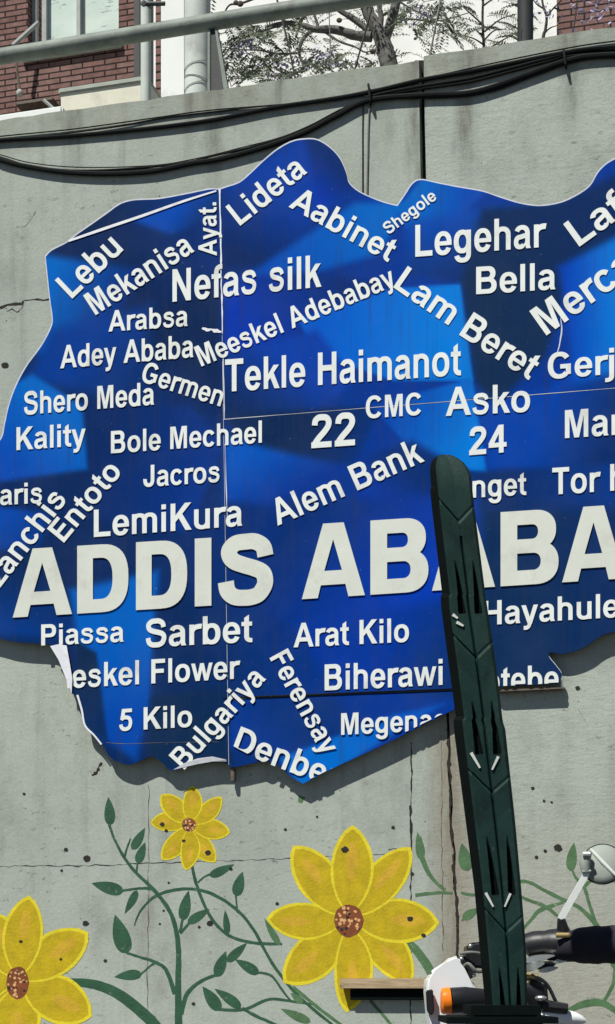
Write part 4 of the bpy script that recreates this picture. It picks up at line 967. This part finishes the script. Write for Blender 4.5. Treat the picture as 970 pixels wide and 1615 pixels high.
for pts, r, lab, m in (([(559, 112), (574, 58), (590, 0), (612, -80)], 1.5, 'thin grey stay leaning right across the tree fork', 'twig'), ([(676, 100), (685, 50), (696, -4), (712, -80)], 1.7, 'thin grey stay rising above the wall joint', 'wire_grey'),
                    ([(466, 126), (455, 70), (442, 20), (425, -50)], 1.6, 'thin dark stay leaning left behind the railing end', 'twig'), ([(523, 118), (521, 70), (519, 20), (516, -60)], .9, 'thin hanging wire left of the tree trunk', 'wire_grey')):
    bm = bmesh.new(); p = [px(x, y, 1.2) for x, y in pts]; d = (p[0] - p[1]).normalized(); p = [p[0] + d * .5] + p
    add_tube(bm, p, r * .0038, 6); tag(build('stay_wire', bm, M[m], None, True), lab, 'wire', 'thin wires behind the wall top')

# ------------------------------------------------------------------ trees on the terrace
def limb(bm, pts, r0, r1, Y, yj=.0):
    n = len(pts); P3 = []
    for i, p in enumerate(pts):
        yy = Y + (p[2] if len(p) > 2 else 0)
        P3.append(px(p[0], p[1], yy))
    c = catmull(P3, 5); m = len(c)
    add_tube(bm, c, [max(.002, r0 + (r1 - r0) * i / (m - 1)) * random.uniform(.93, 1.07) for i in range(m)], 9)
    return c
def frond(bm, base, direction, L, n, lw, droop=.5):
    d = Vector(direction).normalized(); p = Vector(base); side = d.cross(Vector((random.uniform(-.6, .6), random.uniform(-.6, .6), 1))).normalized()
    st = L / n; pts = [p.copy()]
    for i in range(n):
        d = (d + Vector((0, 0, -droop / n)) + Vector((random.uniform(-.06, .06),) * 3) * .5).normalized(); p = p + d * st; pts.append(p.copy())
        for sg in (1, -1):
            if random.random() < .12: continue
            ll = lw * (math.sin(math.pi * (i + 1.2) / (n + 1.6)) * .85 + .25) * random.uniform(.8, 1.15)
            o = (side * sg + d * .45 + Vector((0, 0, random.uniform(-.35, .1)))).normalized(); w = o.cross(d + Vector((.2, .3, .5))).normalized() * ll * .20
            bm.faces.new([bm.verts.new(q) for q in (p, p + o * ll * .45 + w, p + o * ll, p + o * ll * .45 - w)])
    for i in range(len(pts) - 1):
        e = Vector((0, 0, .0022)); bm.faces.new([bm.verts.new(q) for q in (pts[i] - e, pts[i + 1] - e, pts[i + 1] + e, pts[i] + e)])
def clump(bm, c, R, n, s):
    for _ in range(n):
        o = Vector((random.gauss(0, 1), random.gauss(0, 1), random.gauss(0, 1))) * R * .5; p = c + o
        a = Vector((random.uniform(-1, 1), random.uniform(-1, 1), random.uniform(-1, 1))).normalized(); b = a.orthogonal().normalized(); w = s * random.uniform(.6, 1.3)
        bm.faces.new([bm.verts.new(q) for q in (p - a * w, p + b * w * .5, p + a * w, p - b * w * .5)])
TY = 3.0
tr = empty('jacaranda_tree', (px(618, 100, TY).x, TY, ZB)); tag(tr, 'grey-barked flowering tree forking above the wall, left of the joint', 'tree')
bm = bmesh.new(); ends = []
limb(bm, [(620, 300), (617, 140), (612, 98), (606, 74), (598, 50)], .070, .055, TY)
limb(bm, [(600, 56), (588, 34), (577, 12), (566, -30), (540, -110)], .048, .03, TY)
limb(bm, [(604, 66), (614, 44), (621, 20), (628, -8), (650, -90)], .040, .026, TY)
limb(bm, [(598, 52), (601, 30), (598, 0), (604, -60)], .022, .014, TY)
ends += limb(bm, [(586, 58), (560, 56), (530, 47), (495, 46), (478, 40), (450, 36), (420, 42)], .036, .010, TY)
ends += limb(bm, [(583, 50), (560, 32), (535, 16), (505, -6), (470, -40)], .022, .012, TY)
ends += limb(bm, [(492, 47), (478, 62), (472, 84), (478, 106), (462, 118)], .014, .007, TY)
ends += limb(bm, [(512, 50), (535, 65), (560, 74), (575, 82), (586, 80)], .009, .004, TY)
ends += limb(bm, [(502, 46), (498, 30), (490, 10), (480, -20)], .012, .006, TY)
ends += limb(bm, [(440, 40), (405, 52), (372, 66), (350, 92)], .010, .004, TY); ends += limb(bm, [(470, 84), (440, 85), (415, 80), (380, 78), (352, 74)], .007, .003, TY)
ends += limb(bm, [(420, -10), (400, -2), (378, 6), (362, 8), (352, 24)], .010, .005, TY)
ends += limb(bm, [(626, 0), (650, 14), (690, 32), (720, 26)], .007, .003, TY); ends += limb(bm, [(624, 30), (650, 30), (690, 33), (740, 20)], .006, .003, TY)
build('trunk', bm, M['bark'], tr, True)
fb = bmesh.new(); pb = bmesh.new()
def fr(x, y, n, L=.22, spread=.25, yj=.6):
    for _ in range(int(n * 2.5)):
        b = px(x + random.uniform(-18, 18), y + random.uniform(-12, 12), TY + random.uniform(-yj, yj))
        a = random.uniform(0, 6.283); frond(fb, b, (math.cos(a), .5 * math.sin(a), random.uniform(-.35, .4)), L * random.uniform(.7, 1.2), 11, .035, .8)
for (x, y, n) in ((540, 20, 4), (470, 20, 3), (700, 10, 4), (715, 40, 3), (640, 45, 3), (665, 75, 2), (372, 62, 7), (395, 48, 7), (360, 92, 5), (390, 72, 6), (372, 112, 6), (412, 98, 5), (402, 120, 6), (430, 60, 3), (445, 78, 3), (455, 42, 3), (470, 60, 2), (480, 84, 2), (500, 100, 5), (520, 92, 4), (548, 98, 5), (560, 88, 2), (585, 92, 2),
                  (430, 108, 4), (350, 30, 2), (650, 30, 2), (640, 6, 4), (665, 16, 4), (690, 24, 2), (660, 60, 1), (620, 92, 1), (478, 12, 2)): fr(x, y, n)
for k in range(120):
    fr(random.uniform(340, 720), random.uniform(-190, -25), 1, .26, .3, 1.0)
build('foliage', fb, M['leaf'], tr)
for (x, y, n, R) in ((438, 113, 60, .075), (452, 118, 45, .06), (384, 78, 26, .05), (498, 98, 40, .07), (515, 92, 30, .06), (352, 112, 16, .05), (536, 104, 18, .05), (650, 22, 30, .06), (690, 12, 30, .06), (600, 90, 22, .05), (470, 100, 30, .06), (560, 104, 24, .06), (672, 18, 18, .05), (430, 92, 14, .05), (395, 66, 14, .05)):
    clump(pb, px(x, y, TY + random.uniform(-.3, .3)), R * 1.3, n, .020)
for k in range(26): clump(pb, px(random.uniform(340, 720), random.uniform(-190, -30), TY + random.uniform(-.6, .6)), .09, 26, .02)
build('blossom', pb, M['blossom'], tr)
for (x, y, r) in ((535, 32, 4.2), (588, 81, 4.4), (379, 6, 5), (372, 4, 4), (655, 61, 2.4)):
    bm = bmesh.new(); bmesh.ops.create_icosphere(bm, subdivisions=2, radius=r * .0043, matrix=Matrix.Translation(px(x, y, TY - .05)) @ Matrix.Rotation(.4, 4, 'Y') @ Matrix.Diagonal((1.15, .5, 1, 1))); build('seed_pod', bm, M['pod'], tr, True)
TY = 2.7
t2 = empty('young_tree', (px(766, 100, TY).x, TY, ZB)); tag(t2, 'slender young tree with feathery leaves left of the dark pole', 'tree')
bm = bmesh.new(); limb(bm, [(768, 300), (766, 120), (763, 70), (761, 30), (762, -20), (758, -90)], .012, .006, TY)
for p in ([(765, 72), (745, 60), (715, 52)], [(764, 50), (790, 30), (815, 22)], [(763, 40), (735, 15), (720, 2)], [(766, 80), (795, 62), (818, 50)], [(765, 62), (780, 48), (800, 46)], [(761, 10), (790, -10), (830, -30)]): limb(bm, p, .006, .002, TY)
build('trunk', bm, M['twig'], t2, True)
fb = bmesh.new()
for (x, y, dx, dz, L) in ((712, 50, .9, -.35, .20), (706, 52, 1, -.6, .17), (722, 6, .8, -.3, .16), (742, 2, .6, .2, .14), (760, 42, -.9, -.05, .16), (752, 48, .9, .3, .15), (772, 22, 1, .15, .2), (786, 16, .8, .3, .2), (790, 52, 1, -.2, .2), (800, 48, .9, .1, .18), (768, 62, .9, -.3, .2),
                  (745, 40, .5, -.2, .15), (780, 34, 1, -.1, .2), (808, 58, .7, .2, .15), (770, 70, 1, .0, .2), (795, 8, .7, -.2, .2), (758, 72, .7, -.2, .18), (700, 30, .5, -.3, .12), (815, 20, .6, -.2, .14), (780, 60, .8, .3, .16)):
    for k in range(2): frond(fb, px(x + random.uniform(-5, 5), y + random.uniform(-5, 5), TY + random.uniform(-.3, .3)), (dx, random.uniform(-.4, .4), dz + random.uniform(-.2, .2)), L, 12, .042, .7)
for k in range(50): frond(fb, px(random.uniform(700, 850), random.uniform(-160, -20), TY + random.uniform(-.4, .4)), (random.uniform(-1, 1), random.uniform(-.4, .4), random.uniform(-.3, .3)), .2, 12, .042, .7)
build('foliage', fb, M['leaf'], t2)
TY = 2.4
t3 = empty('bare_sapling', (px(862, 100, TY).x, TY, ZB)); tag(t3, 'thin bare sapling between the dark pole and the brick pier', 'tree')
bm = bmesh.new(); limb(bm, [(852, 200), (856, 70), (860, 48), (862, 26), (856, 6), (850, -40)], .012, .006, TY)
for p in ([(861, 30), (872, 14), (884, 2), (900, -20)], [(858, 14), (846, 6), (838, -6)], [(859, 52), (868, 44), (880, 40)], [(874, 12), (884, 16), (892, 14)]): limb(bm, p, .006, .002, TY)
build('trunk', bm, M['twig'], t3, True)
bm = bmesh.new(); clump(bm, px(925, 14, 7.4), .22, 40, .03); clump(bm, px(955, 6, 7.4), .2, 40, .03); clump(bm, px(867, 20, TY), .07, 20, .014); clump(bm, px(845, 12, TY), .06, 14, .014); clump(bm, px(850, 30, TY), .05, 8, .012); clump(bm, px(900, -5, TY), .1, 30, .016); clump(bm, px(962, 2, TY), .06, 20, .016); build('foliage', bm, M['blossom'], t3)
bm = bmesh.new(); limb(bm, [(901, 120), (902, 60), (907, 30), (912, -10), (930, -60)], .006, .003, 2.2)
tag(build('stem_plant', bm, M['twig'], None, True), 'single thin bare stem standing before the brick pier', 'plant')

# ------------------------------------------------------------------ dark green post
TP = 5.4
eL = [(717, 692), (719, 687), (723, 682), (730, 678), (738, 676), (750, 676.5), (800, 681), (938, 697.5), (941, 695), (960, 696), (1132, 719), (1136, 715), (1160, 717), (1400, 748), (1500, 757), (1592, 766)]
eR = [(717, 709), (719, 715), (723, 723), (729, 731), (738, 738), (750, 743), (800, 748), (940, 766), (1060, 784), (1138, 793), (1150, 797), (1300, 813), (1400, 822), (1500, 830), (1592, 832)]
y_top, y_bot = 717.0, 1592.0
post_base = pxt(800, 1592, TP)
post = empty('green_post', (post_base.x, post_base.y, 0)); tag(post, 'dark green metal post with chevron grooves and white slits, before the sign', 'post')
chev = [835, 1050, 1262, 1482]                       # where the V ledges meet the middle groove
tipsL = [(884, 968), (1105, 1190), (1318, 1412), (1525, 1620)]
NU, NV = 96, 560
def rel(u, y):                                       # relief depth in metres; u -1..1 over the front face
    d = -.010 * (1 - abs(u)) * .35                   # the two leaves fall slightly towards the middle groove
    d -= .010 * math.exp(-((u - .03) / .055) ** 2) if y > 846 else 0
    for c in chev:
        yy = c - 8 - 36 * abs(u) if u < 0 else c - 8 - 26 * abs(u)
        q = (y - yy)
        if -3 < q < 40: d += .007 * max(0, 1 - max(q, 0) / 40) * min(1, (q + 3) / 3) * (1 if u < 0 else .55)
        if -7 < q <= -2 : d -= .005 * (1 if u < 0 else .4)
    for y0, y1 in tipsL:
        if y0 < y < y1:
            k = (y - y0) / (y1 - y0); w = .04 + .17 * k
            for sx in (-.48 + .12 * k, .54 - .04 * k):
                q = abs(u - sx) / w
                if q < 1: d -= .024 * min(1, k * 2.5) * min(1, (1 - q) * 2.6)
    return d
def post_pt(u, y, depth):
    xl, xr = lerp_tab(eL, y), lerp_tab(eR, y); side = min(15, (xr - xl) * .18)
    x = xl + side + (xr - xl - side) * (u + 1) / 2
    return pxt(x, y, TP - depth)
bm = bmesh.new(); gridv = []
ys = [y_top + (y_bot - y_top) * (j / NV) for j in range(NV + 1)]
for y in ys:
    row = []
    crown = max(0, 1 - (y - y_top) / 55); 
    for i in range(NU + 1):
        u = -1 + 2 * i / NU; row.append(bm.verts.new(post_pt(u, y, rel(u, y) - .028 * crown ** 2 - .012 * max(0, abs(u) - .86) / .14)))
    gridv.append(row)
for j in range(NV):
    for i in range(NU):
        f = bm.faces.new((gridv[j][i], gridv[j + 1][i], gridv[j + 1][i + 1], gridv[j][i + 1]))
        if rel(-1 + 2 * (i + .5) / NU, (ys[j] + ys[j + 1]) / 2) < -.0125: f.material_index = 1  # recessed faces turn near-black: their shade is put into the colour
build('front_face', bm, [M['post'], M['recess']], post, True)
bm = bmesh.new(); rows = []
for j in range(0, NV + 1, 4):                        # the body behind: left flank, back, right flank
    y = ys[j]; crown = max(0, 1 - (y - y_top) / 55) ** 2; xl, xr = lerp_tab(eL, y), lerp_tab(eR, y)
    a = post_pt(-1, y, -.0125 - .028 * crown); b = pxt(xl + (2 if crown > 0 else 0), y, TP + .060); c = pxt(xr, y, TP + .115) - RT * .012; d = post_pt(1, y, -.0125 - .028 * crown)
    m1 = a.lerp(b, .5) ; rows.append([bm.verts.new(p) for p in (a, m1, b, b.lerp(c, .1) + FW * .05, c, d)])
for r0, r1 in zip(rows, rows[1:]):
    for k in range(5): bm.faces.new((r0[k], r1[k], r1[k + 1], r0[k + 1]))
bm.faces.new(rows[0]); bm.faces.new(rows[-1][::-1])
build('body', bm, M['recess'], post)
def slit(pts, w):
    bm = bmesh.new(); (x0, y0), (x1, y1) = pts; dx, dy = x1 - x0, y1 - y0; L = math.hypot(dx, dy); nx, ny = -dy / L * w / 2, dx / L * w / 2
    q = [(x0 + nx, y0 + ny), (x1 + nx * .6, y1 + ny * .6), (x1 - nx * .6, y1 - ny * .6), (x0 - nx, y0 - ny)]
    extrude_poly(bm, [pxt(x, y, TP - .0035) for x, y in q], [pxt(x, y, TP + .03) for x, y in q]); build('white_slit', bm, M['slit'], post)
for s in (((714, 969), (722, 975), 5), ((720, 981), (731, 987), 5), ((743, 1187), (757, 1211), 5), ((786, 1193), (776, 1214), 4.5), ((766, 1408), (778, 1430), 4.5), ((805, 1409), (796, 1430), 4)): slit(s[:2], s[2])
bm = bmesh.new(); c = pxt(796, 1590, TP)
def pad(bm, x0, x1, y0, y1, t0, t1, bev):
    v = [pxt(x, y, TP) for x, y in ((x0, y1), (x1, y0))]; lo_z, hi_z = v[0].z, v[1].z
    o = [v[0] + FW * (t0 - TP), v[1] + FW * (t0 - TP), v[1] + FW * (t1 - TP), v[0] + FW * (t1 - TP)]
    extrude_poly(bm, [(p.x, p.y, hi_z) for p in o], [(p.x, p.y, lo_z) for p in o])
pad(bm, 739, 848, 1585, 1600, TP - .08, TP + .19, 0); build('collar_plate', bm, M['recess'], post)
bm = bmesh.new(); pad(bm, 700, 872, 1603, 1613, TP - .12, TP + .24, 0); build('base_slab', bm, M['recess'], post)
bm = bmesh.new(); pad(bm, 745, 842, 1600, 1604, TP - .06, TP + .18, 0); pad(bm, 742, 850, 1613, 1560 + F_PX * 1.0 / TP - 12, TP - .09, TP + .2, 0); build('pedestal', bm, M['post'], post)

# ------------------------------------------------------------------ motorcycle behind the post, facing the street
TM = 6.3; mb = pxt(788, 1500, TM); FWD = Vector((-.36, -.933, 0)).normalized(); LFT = Vector((-FWD.y, FWD.x, 0)) * -1
LFT = Vector((.933, -.36, 0)).normalized()
mc = empty('motorcycle', (mb.x, mb.y, 0)); tag(mc, 'parked motorcycle with white fairing, black hand muff and round mirror, behind the post', 'motorcycle')
def mp(f, l, z): return Vector((mb.x, mb.y, 0)) + FWD * f + LFT * l + Vector((0, 0, z))
def torus(bm, c, ax, R, r, n=36, m=10):
    a = Vector(ax).normalized(); u = a.orthogonal().normalized(); w = a.cross(u); rings = []
    for i in range(n):
        t = 2 * math.pi * i / n; d = u * math.cos(t) + w * math.sin(t)
        rings.append([bm.verts.new(c + d * (R + r * math.cos(2 * math.pi * k / m)) + a * (r * math.sin(2 * math.pi * k / m))) for k in range(m)])
    for i in range(n):
        for k in range(m): bm.faces.new((rings[i][k], rings[(i + 1) % n][k], rings[(i + 1) % n][(k + 1) % m], rings[i][(k + 1) % m]))
def wheel(c):
    bm = bmesh.new(); torus(bm, c, LFT, .255, .045); w = build('wheel', bm, M['tyre'], mc, True)
    bm = bmesh.new(); torus(bm, c, LFT, .215, .016)
    for k in range(10):
        a = 2 * math.pi * k / 10; d = FWD * math.cos(a) + UP * math.sin(a); add_tube(bm, [c + d * .03, c + d * .21], .007, 5)
    add_tube(bm, [c - LFT * .06, c + LFT * .06], .035, 12); build('rim', bm, M['silver'], w, True)
wheel(mp(.42, 0, .30)); wheel(mp(-.86, 0, .30))
for s in (-1, 1):
    bm = bmesh.new(); add_tube(bm, [mp(.42, s * .075, .30), mp(.10, s * .075, 1.0)], .02, 10); build('fork_leg', bm, M['silver'], mc, True)
bm = bmesh.new(); add_tube(bm, catmull([mp(.62, 0, .56), mp(.45, 0, .64), mp(.25, 0, .57), mp(.14, 0, .44)], 4), [.05] * 13, 10); build('mudguard', bm, M['black_plastic'], mc, True)
bm = bmesh.new(); add_tube(bm, catmull([mp(-.04, 0, .72), mp(-.15, 0, .76), mp(-.32, 0, .76), mp(-.5, 0, .70)], 5), [.05 + .09 * math.sin(math.pi * min(1, .15 + i / 15)) for i in range(16)], 16); build('fuel_tank', bm, M['white_plastic'], mc, True)
bm = bmesh.new(); add_tube(bm, catmull([mp(-.46, 0, .68), mp(-.7, 0, .68), mp(-1.0, 0, .71), mp(-1.12, 0, .73)], 5), [.06 + .06 * math.sin(math.pi * min(1, i / 15 + .1)) for i in range(16)], 14); build('seat', bm, M['black_plastic'], mc, True)
bm = bmesh.new(); e0 = mp(-.25, 0, .5)
add_tube(bm, [mp(-.05, 0, .42), mp(-.1, 0, .5), mp(-.45, 0, .5), mp(-.5, 0, .42)], [.1, .15, .15, .1], 12); add_tube(bm, [mp(-.16, 0, .55), mp(-.1, 0, .78)], .08, 12); build('engine', bm, M['silver'], mc, True)
bm = bmesh.new(); add_tube(bm, [mp(.06, 0, .98), mp(-.1, 0, .72), mp(-.15, 0, .30), mp(-.55, 0, .30), mp(-.86, 0, .30)], .022, 8); add_tube(bm, [mp(0, 0, .80), mp(-.5, 0, .62), mp(-1.1, 0, .66)], .022, 8); add_tube(bm, [mp(-.55, 0, .3), mp(-.55, 0, .72)], .022, 8); build('frame', bm, M['black_plastic'], mc, True)
bm = bmesh.new(); add_tube(bm, [mp(-.4, .12, .28), mp(-.4, .30, .02)], .011, 8); build('kickstand', bm, M['steel'], mc, True)
# handlebar with controls
bm = bmesh.new(); hb = [pxt(760, 1500, TM + .05), pxt(800, 1492, TM), pxt(836, 1484, TM - .02), pxt(872, 1482, TM - .05)]
add_tube(bm, catmull([mp(-.10, -.12, 1.06), mp(-.03, -.05, 1.08), mp(0, -.02, 1.08)] + hb[1:], 4), .015, 10); bar = build('handlebar', bm, M['black_plastic'], mc, True)
bm = bmesh.new(); add_tube(bm, catmull([pxt(828, 1494, TM), pxt(845, 1490, TM - .01), pxt(868, 1488, TM - .03), pxt(888, 1490, TM - .04)], 3), [.03, .05, .052, .053, .052, .05, .055, .058, .06, .062], 14); build('switch_housing', bm, M['black_plastic'], bar, True)
mp_ = catmull([pxt(862, 1496, TM - .02), pxt(905, 1492, TM - .06), pxt(950, 1490, TM - .09), pxt(1000, 1489, TM - .12), pxt(1040, 1490, TM - .14)], 6); n_ = len(mp_)
bm = bmesh.new(); add_tube(bm, mp_, [(.044 + .028 * min(1, i / 9)) * (1 if i < n_ - 2 else .8) + .002 * math.sin(i * 1.9) for i in range(n_)], 20); build('hand_muff', bm, M['muff'], bar, True)
bm = bmesh.new(); add_tube(bm, mp_[4:8], .003, 6)
bm.free()
def lever(pts, w, hgt, m, name='lever'):
    bm = bmesh.new(); c = catmull([pxt(x, y, TM + t) for x, y, t in pts], 5); n = len(c); prev = None
    for i, p in enumerate(c):
        k = math.sin(math.pi * (.12 + .83 * i / (n - 1))); q = [bm.verts.new(p + UP * hgt * k + FW * w), bm.verts.new(p + UP * hgt * k * .8 - FW * w), bm.verts.new(p - UP * hgt * k * .8 - FW * w), bm.verts.new(p - UP * hgt * k + FW * w)]
        if prev:
            for s in range(4): bm.faces.new((prev[s], q[s], q[(s + 1) % 4], prev[(s + 1) % 4]))
        else: bm.faces.new(q)
        prev = q
    bm.faces.new(prev[::-1]); return build(name, bm, m, bar, True)
lever([(822, 1517, -.05), (845, 1512, -.07), (874, 1507, -.09)], .012, .014, M['silver']); lever([(822, 1528, -.04), (840, 1524, -.07), (858, 1519, -.08)], .015, .018, M['silver'], 'clamp')
lever([(850, 1531, -.04), (864, 1529, -.05), (880, 1526, -.06)], .010, .012, M['silver']); lever([(872, 1518, -.05), (890, 1513, -.06), (912, 1508, -.07)], .010, .012, M['silver'])
lever([(846, 1523, -.02), (860, 1524, -.03), (876, 1519, -.04)], .02, .02, M['black_plastic'], 'lever_perch')
bm = bmesh.new(); add_tube(bm, [pxt(827, 1540, TM), pxt(848, 1542, TM)], .016, 12); build('brass_fitting', bm, M['brass'], bar, True)
for pts in ([(846, 1540), (862, 1552), (873, 1572), (880, 1592), (884, 1640)], [(838, 1536), (850, 1548), (858, 1570), (862, 1610)]):
    bm = bmesh.new(); add_tube(bm, catmull([pxt(x, y, TM - .01) for x, y in pts], 5), .007, 8); build('control_cable', bm, M['wire_grey'], mc, True)
bm = bmesh.new(); add_tube(bm, [pxt(830, 1556, TM), pxt(846, 1566, TM), pxt(852, 1590, TM)], [.04, .05, .035], 10); build('brake_reservoir', bm, M['black_plastic'], mc, True)
bm = bmesh.new(); bmesh.ops.create_icosphere(bm, subdivisions=2, radius=.013, matrix=Matrix.Translation(pxt(853, 1574, TM - .06)) @ Matrix.Diagonal((1.8, 1, .8, 1))); build('bolt', bm, M['silver'], mc, True)
bm = bmesh.new(); a = pxt(865, 1590, TM - .05); add_tube(bm, [pxt(855, 1587, TM - .03), pxt(895, 1591, TM - .03)], [.028, .02], 8); build('switch_block', bm, M['black_plastic'], mc, True)
bm = bmesh.new(); add_tube(bm, catmull([pxt(850, 1600, TM - .02), pxt(880, 1604, TM), pxt(905, 1606, TM), pxt(924, 1611, TM)], 4), [.02, .03, .032, .032, .032, .031, .03, .028, .026, .022, .018, .012, .006], 12); build('white_cowl', bm, M['white_plastic'], mc, True)
# mirror
mir = empty('mirror', (mb.x, mb.y, 0)); mir.parent = mc; mir.location = (0, 0, 0)
bm = bmesh.new(); b0, b1 = pxt(884, 1450, TM - .07), pxt(926, 1376, TM - .06); d = (b1 - b0).normalized(); sd = d.cross(FW).normalized() * .0125
extrude_poly(bm, [b0 + sd - FW * .006, b1 + sd * .9 - FW * .006, b1 - sd * .9 - FW * .006, b0 - sd - FW * .006], [b0 + sd + FW * .008, b1 + sd * .9 + FW * .008, b1 - sd * .9 + FW * .008, b0 - sd + FW * .008]); build('arm', bm, M['chrome_arm'], mir)
bm = bmesh.new(); add_tube(bm, [pxt(885, 1449, TM - .07), pxt(887, 1462, TM - .06), pxt(890, 1474, TM - .05)], [.015, .022, .028], 12); build('arm_boot', bm, M['black_plastic'], mir, True)
bm = bmesh.new(); add_tube(bm, [pxt(877, 1475, TM - .11), pxt(899, 1475, TM - .11)], [.010, .010], 10); build('brass_nut', bm, M['brass'], mir, True)
bm = bmesh.new(); add_tube(bm, [pxt(918, 1375, TM - .07), pxt(932, 1374, TM - .07)], .006, 8); add_tube(bm, [pxt(924, 1376, TM - .06), pxt(922, 1362, TM - .06), pxt(926, 1345, TM - .05)], [.016, .022, .018], 12); build('pivot', bm, M['mirror_back'], mir, True)
bm = bmesh.new(); add_tube(bm, [pxt(919, 1347, TM - .08), pxt(931, 1347, TM - .08)], .008, 8); build('pivot_cap', bm, M['chrome_arm'], mir, True)
mc0 = pxt(950, 1362, TM - .03); ax = (FW * -1 + RT * -.18 + UP * .30).normalized(); u = UP.cross(ax).normalized(); w = ax.cross(u)
bm = bmesh.new(); rings = []
for (rr, dp) in ((.0, .016), (.35, .015), (.7, .011), (.93, .004), (1.0, -.006), (.96, -.016), (.5, -.018)):
    rings.append([bm.verts.new(mc0 + (u * math.cos(2 * math.pi * k / 36) * .078 + w * math.sin(2 * math.pi * k / 36) * .080) * max(rr, .01) + ax * dp) for k in range(36)])
for r0, r1 in zip(rings, rings[1:]):
    for k in range(36): bm.faces.new((r0[k], r1[k], r1[(k + 1) % 36], r0[(k + 1) % 36]))
bm.faces.new(rings[0]); bm.faces.new(rings[-1]); build('shell', bm, M['mirror_back'], mir, True)
bm = bmesh.new(); prev = None
pts_ = [mc0 + u * math.cos(2 * math.pi * k / 40) * .078 + w * math.sin(2 * math.pi * k / 40) * .080 - ax * .006 for k in range(41)]
add_tube(bm, pts_, .0035, 6); build('rim', bm, M['black_plastic'], mir, True)
bm = bmesh.new(); add_tube(bm, [mc0 + ax * .012 + u * .050 + w * -.052, mc0 + ax * .018, mc0 + ax * .012 - u * .045 + w * .055], [.006, .008, .006], 8); build('rib', bm, M['col_grey'], mir, True)
# white front fairing, turn signal, instruments
def slab(name, pts, t, th, m, bev=.006):
    bm = bmesh.new(); extrude_poly(bm, [pxt(x, y, t) for x, y in pts], [pxt(x, y, t) + FW * th for x, y in pts])
    bmesh.ops.bevel(bm, geom=[e for e in bm.edges], offset=bev, segments=3, affect='EDGES', clamp_overlap=True)
    return build(name, bm, m, mc, True)
slab('front_fairing', [(672, 1560), (674, 1541), (690, 1533), (704, 1518), (716, 1507), (725, 1508), (729, 1530), (742, 1546), (752, 1560), (758, 1575), (750, 1650), (720, 1680), (684, 1650), (676, 1604)], 6.02, .16, M['white_plastic'], .012)
slab('headlight_surround', [(672, 1562), (683, 1560), (685, 1596), (680, 1602), (674, 1596)], 5.985, .03, M['black_plastic'], .004)
bm = bmesh.new(); add_tube(bm, [pxt(710.5, 1578, 5.95), pxt(735, 1576, 5.955), pxt(775, 1574, 6.0)], [.047, .046, .03], 18); ind = build('turn_signal', bm, M['black_plastic'], mc, True)
bm = bmesh.new(); add_tube(bm, [pxt(695.5, 1579, 5.95), pxt(698, 1579, 5.95), pxt(705, 1578.5, 5.95), pxt(710.6, 1578, 5.95)], [.040, .048, .050, .0495], 20); build('amber_lens', bm, M['amber'], ind, True)
slab('instrument_cluster', [(734, 1498), (740, 1488), (752, 1485), (790, 1486), (800, 1500), (798, 1530), (748, 1526), (736, 1512)], 6.14, .14, M['black_plastic'], .010)
slab('switch_block', [(724, 1512), (731, 1506), (744, 1512), (752, 1524), (750, 1540), (738, 1546), (730, 1534)], 6.10, .07, M['black_plastic'], .006)
for q in ((728, 1512), (742, 1492), (748, 1538)):
    bm = bmesh.new(); bmesh.ops.create_icosphere(bm, subdivisions=2, radius=.008, matrix=Matrix.Translation(pxt(q[0], q[1], 6.08))); build('bolt', bm, M['silver'], mc, True)
bm = bmesh.new(); add_tube(bm, catmull([pxt(728, 1530, 6.08), pxt(738, 1520, 6.06), pxt(752, 1532, 6.06), pxt(770, 1530, 6.1)], 4), .007, 8); add_tube(bm, catmull([pxt(726, 1504, 6.1), pxt(744, 1502, 6.08), pxt(770, 1506, 6.1)], 4), .006, 8); build('control_cable', bm, M['wire_grey'], mc, True)
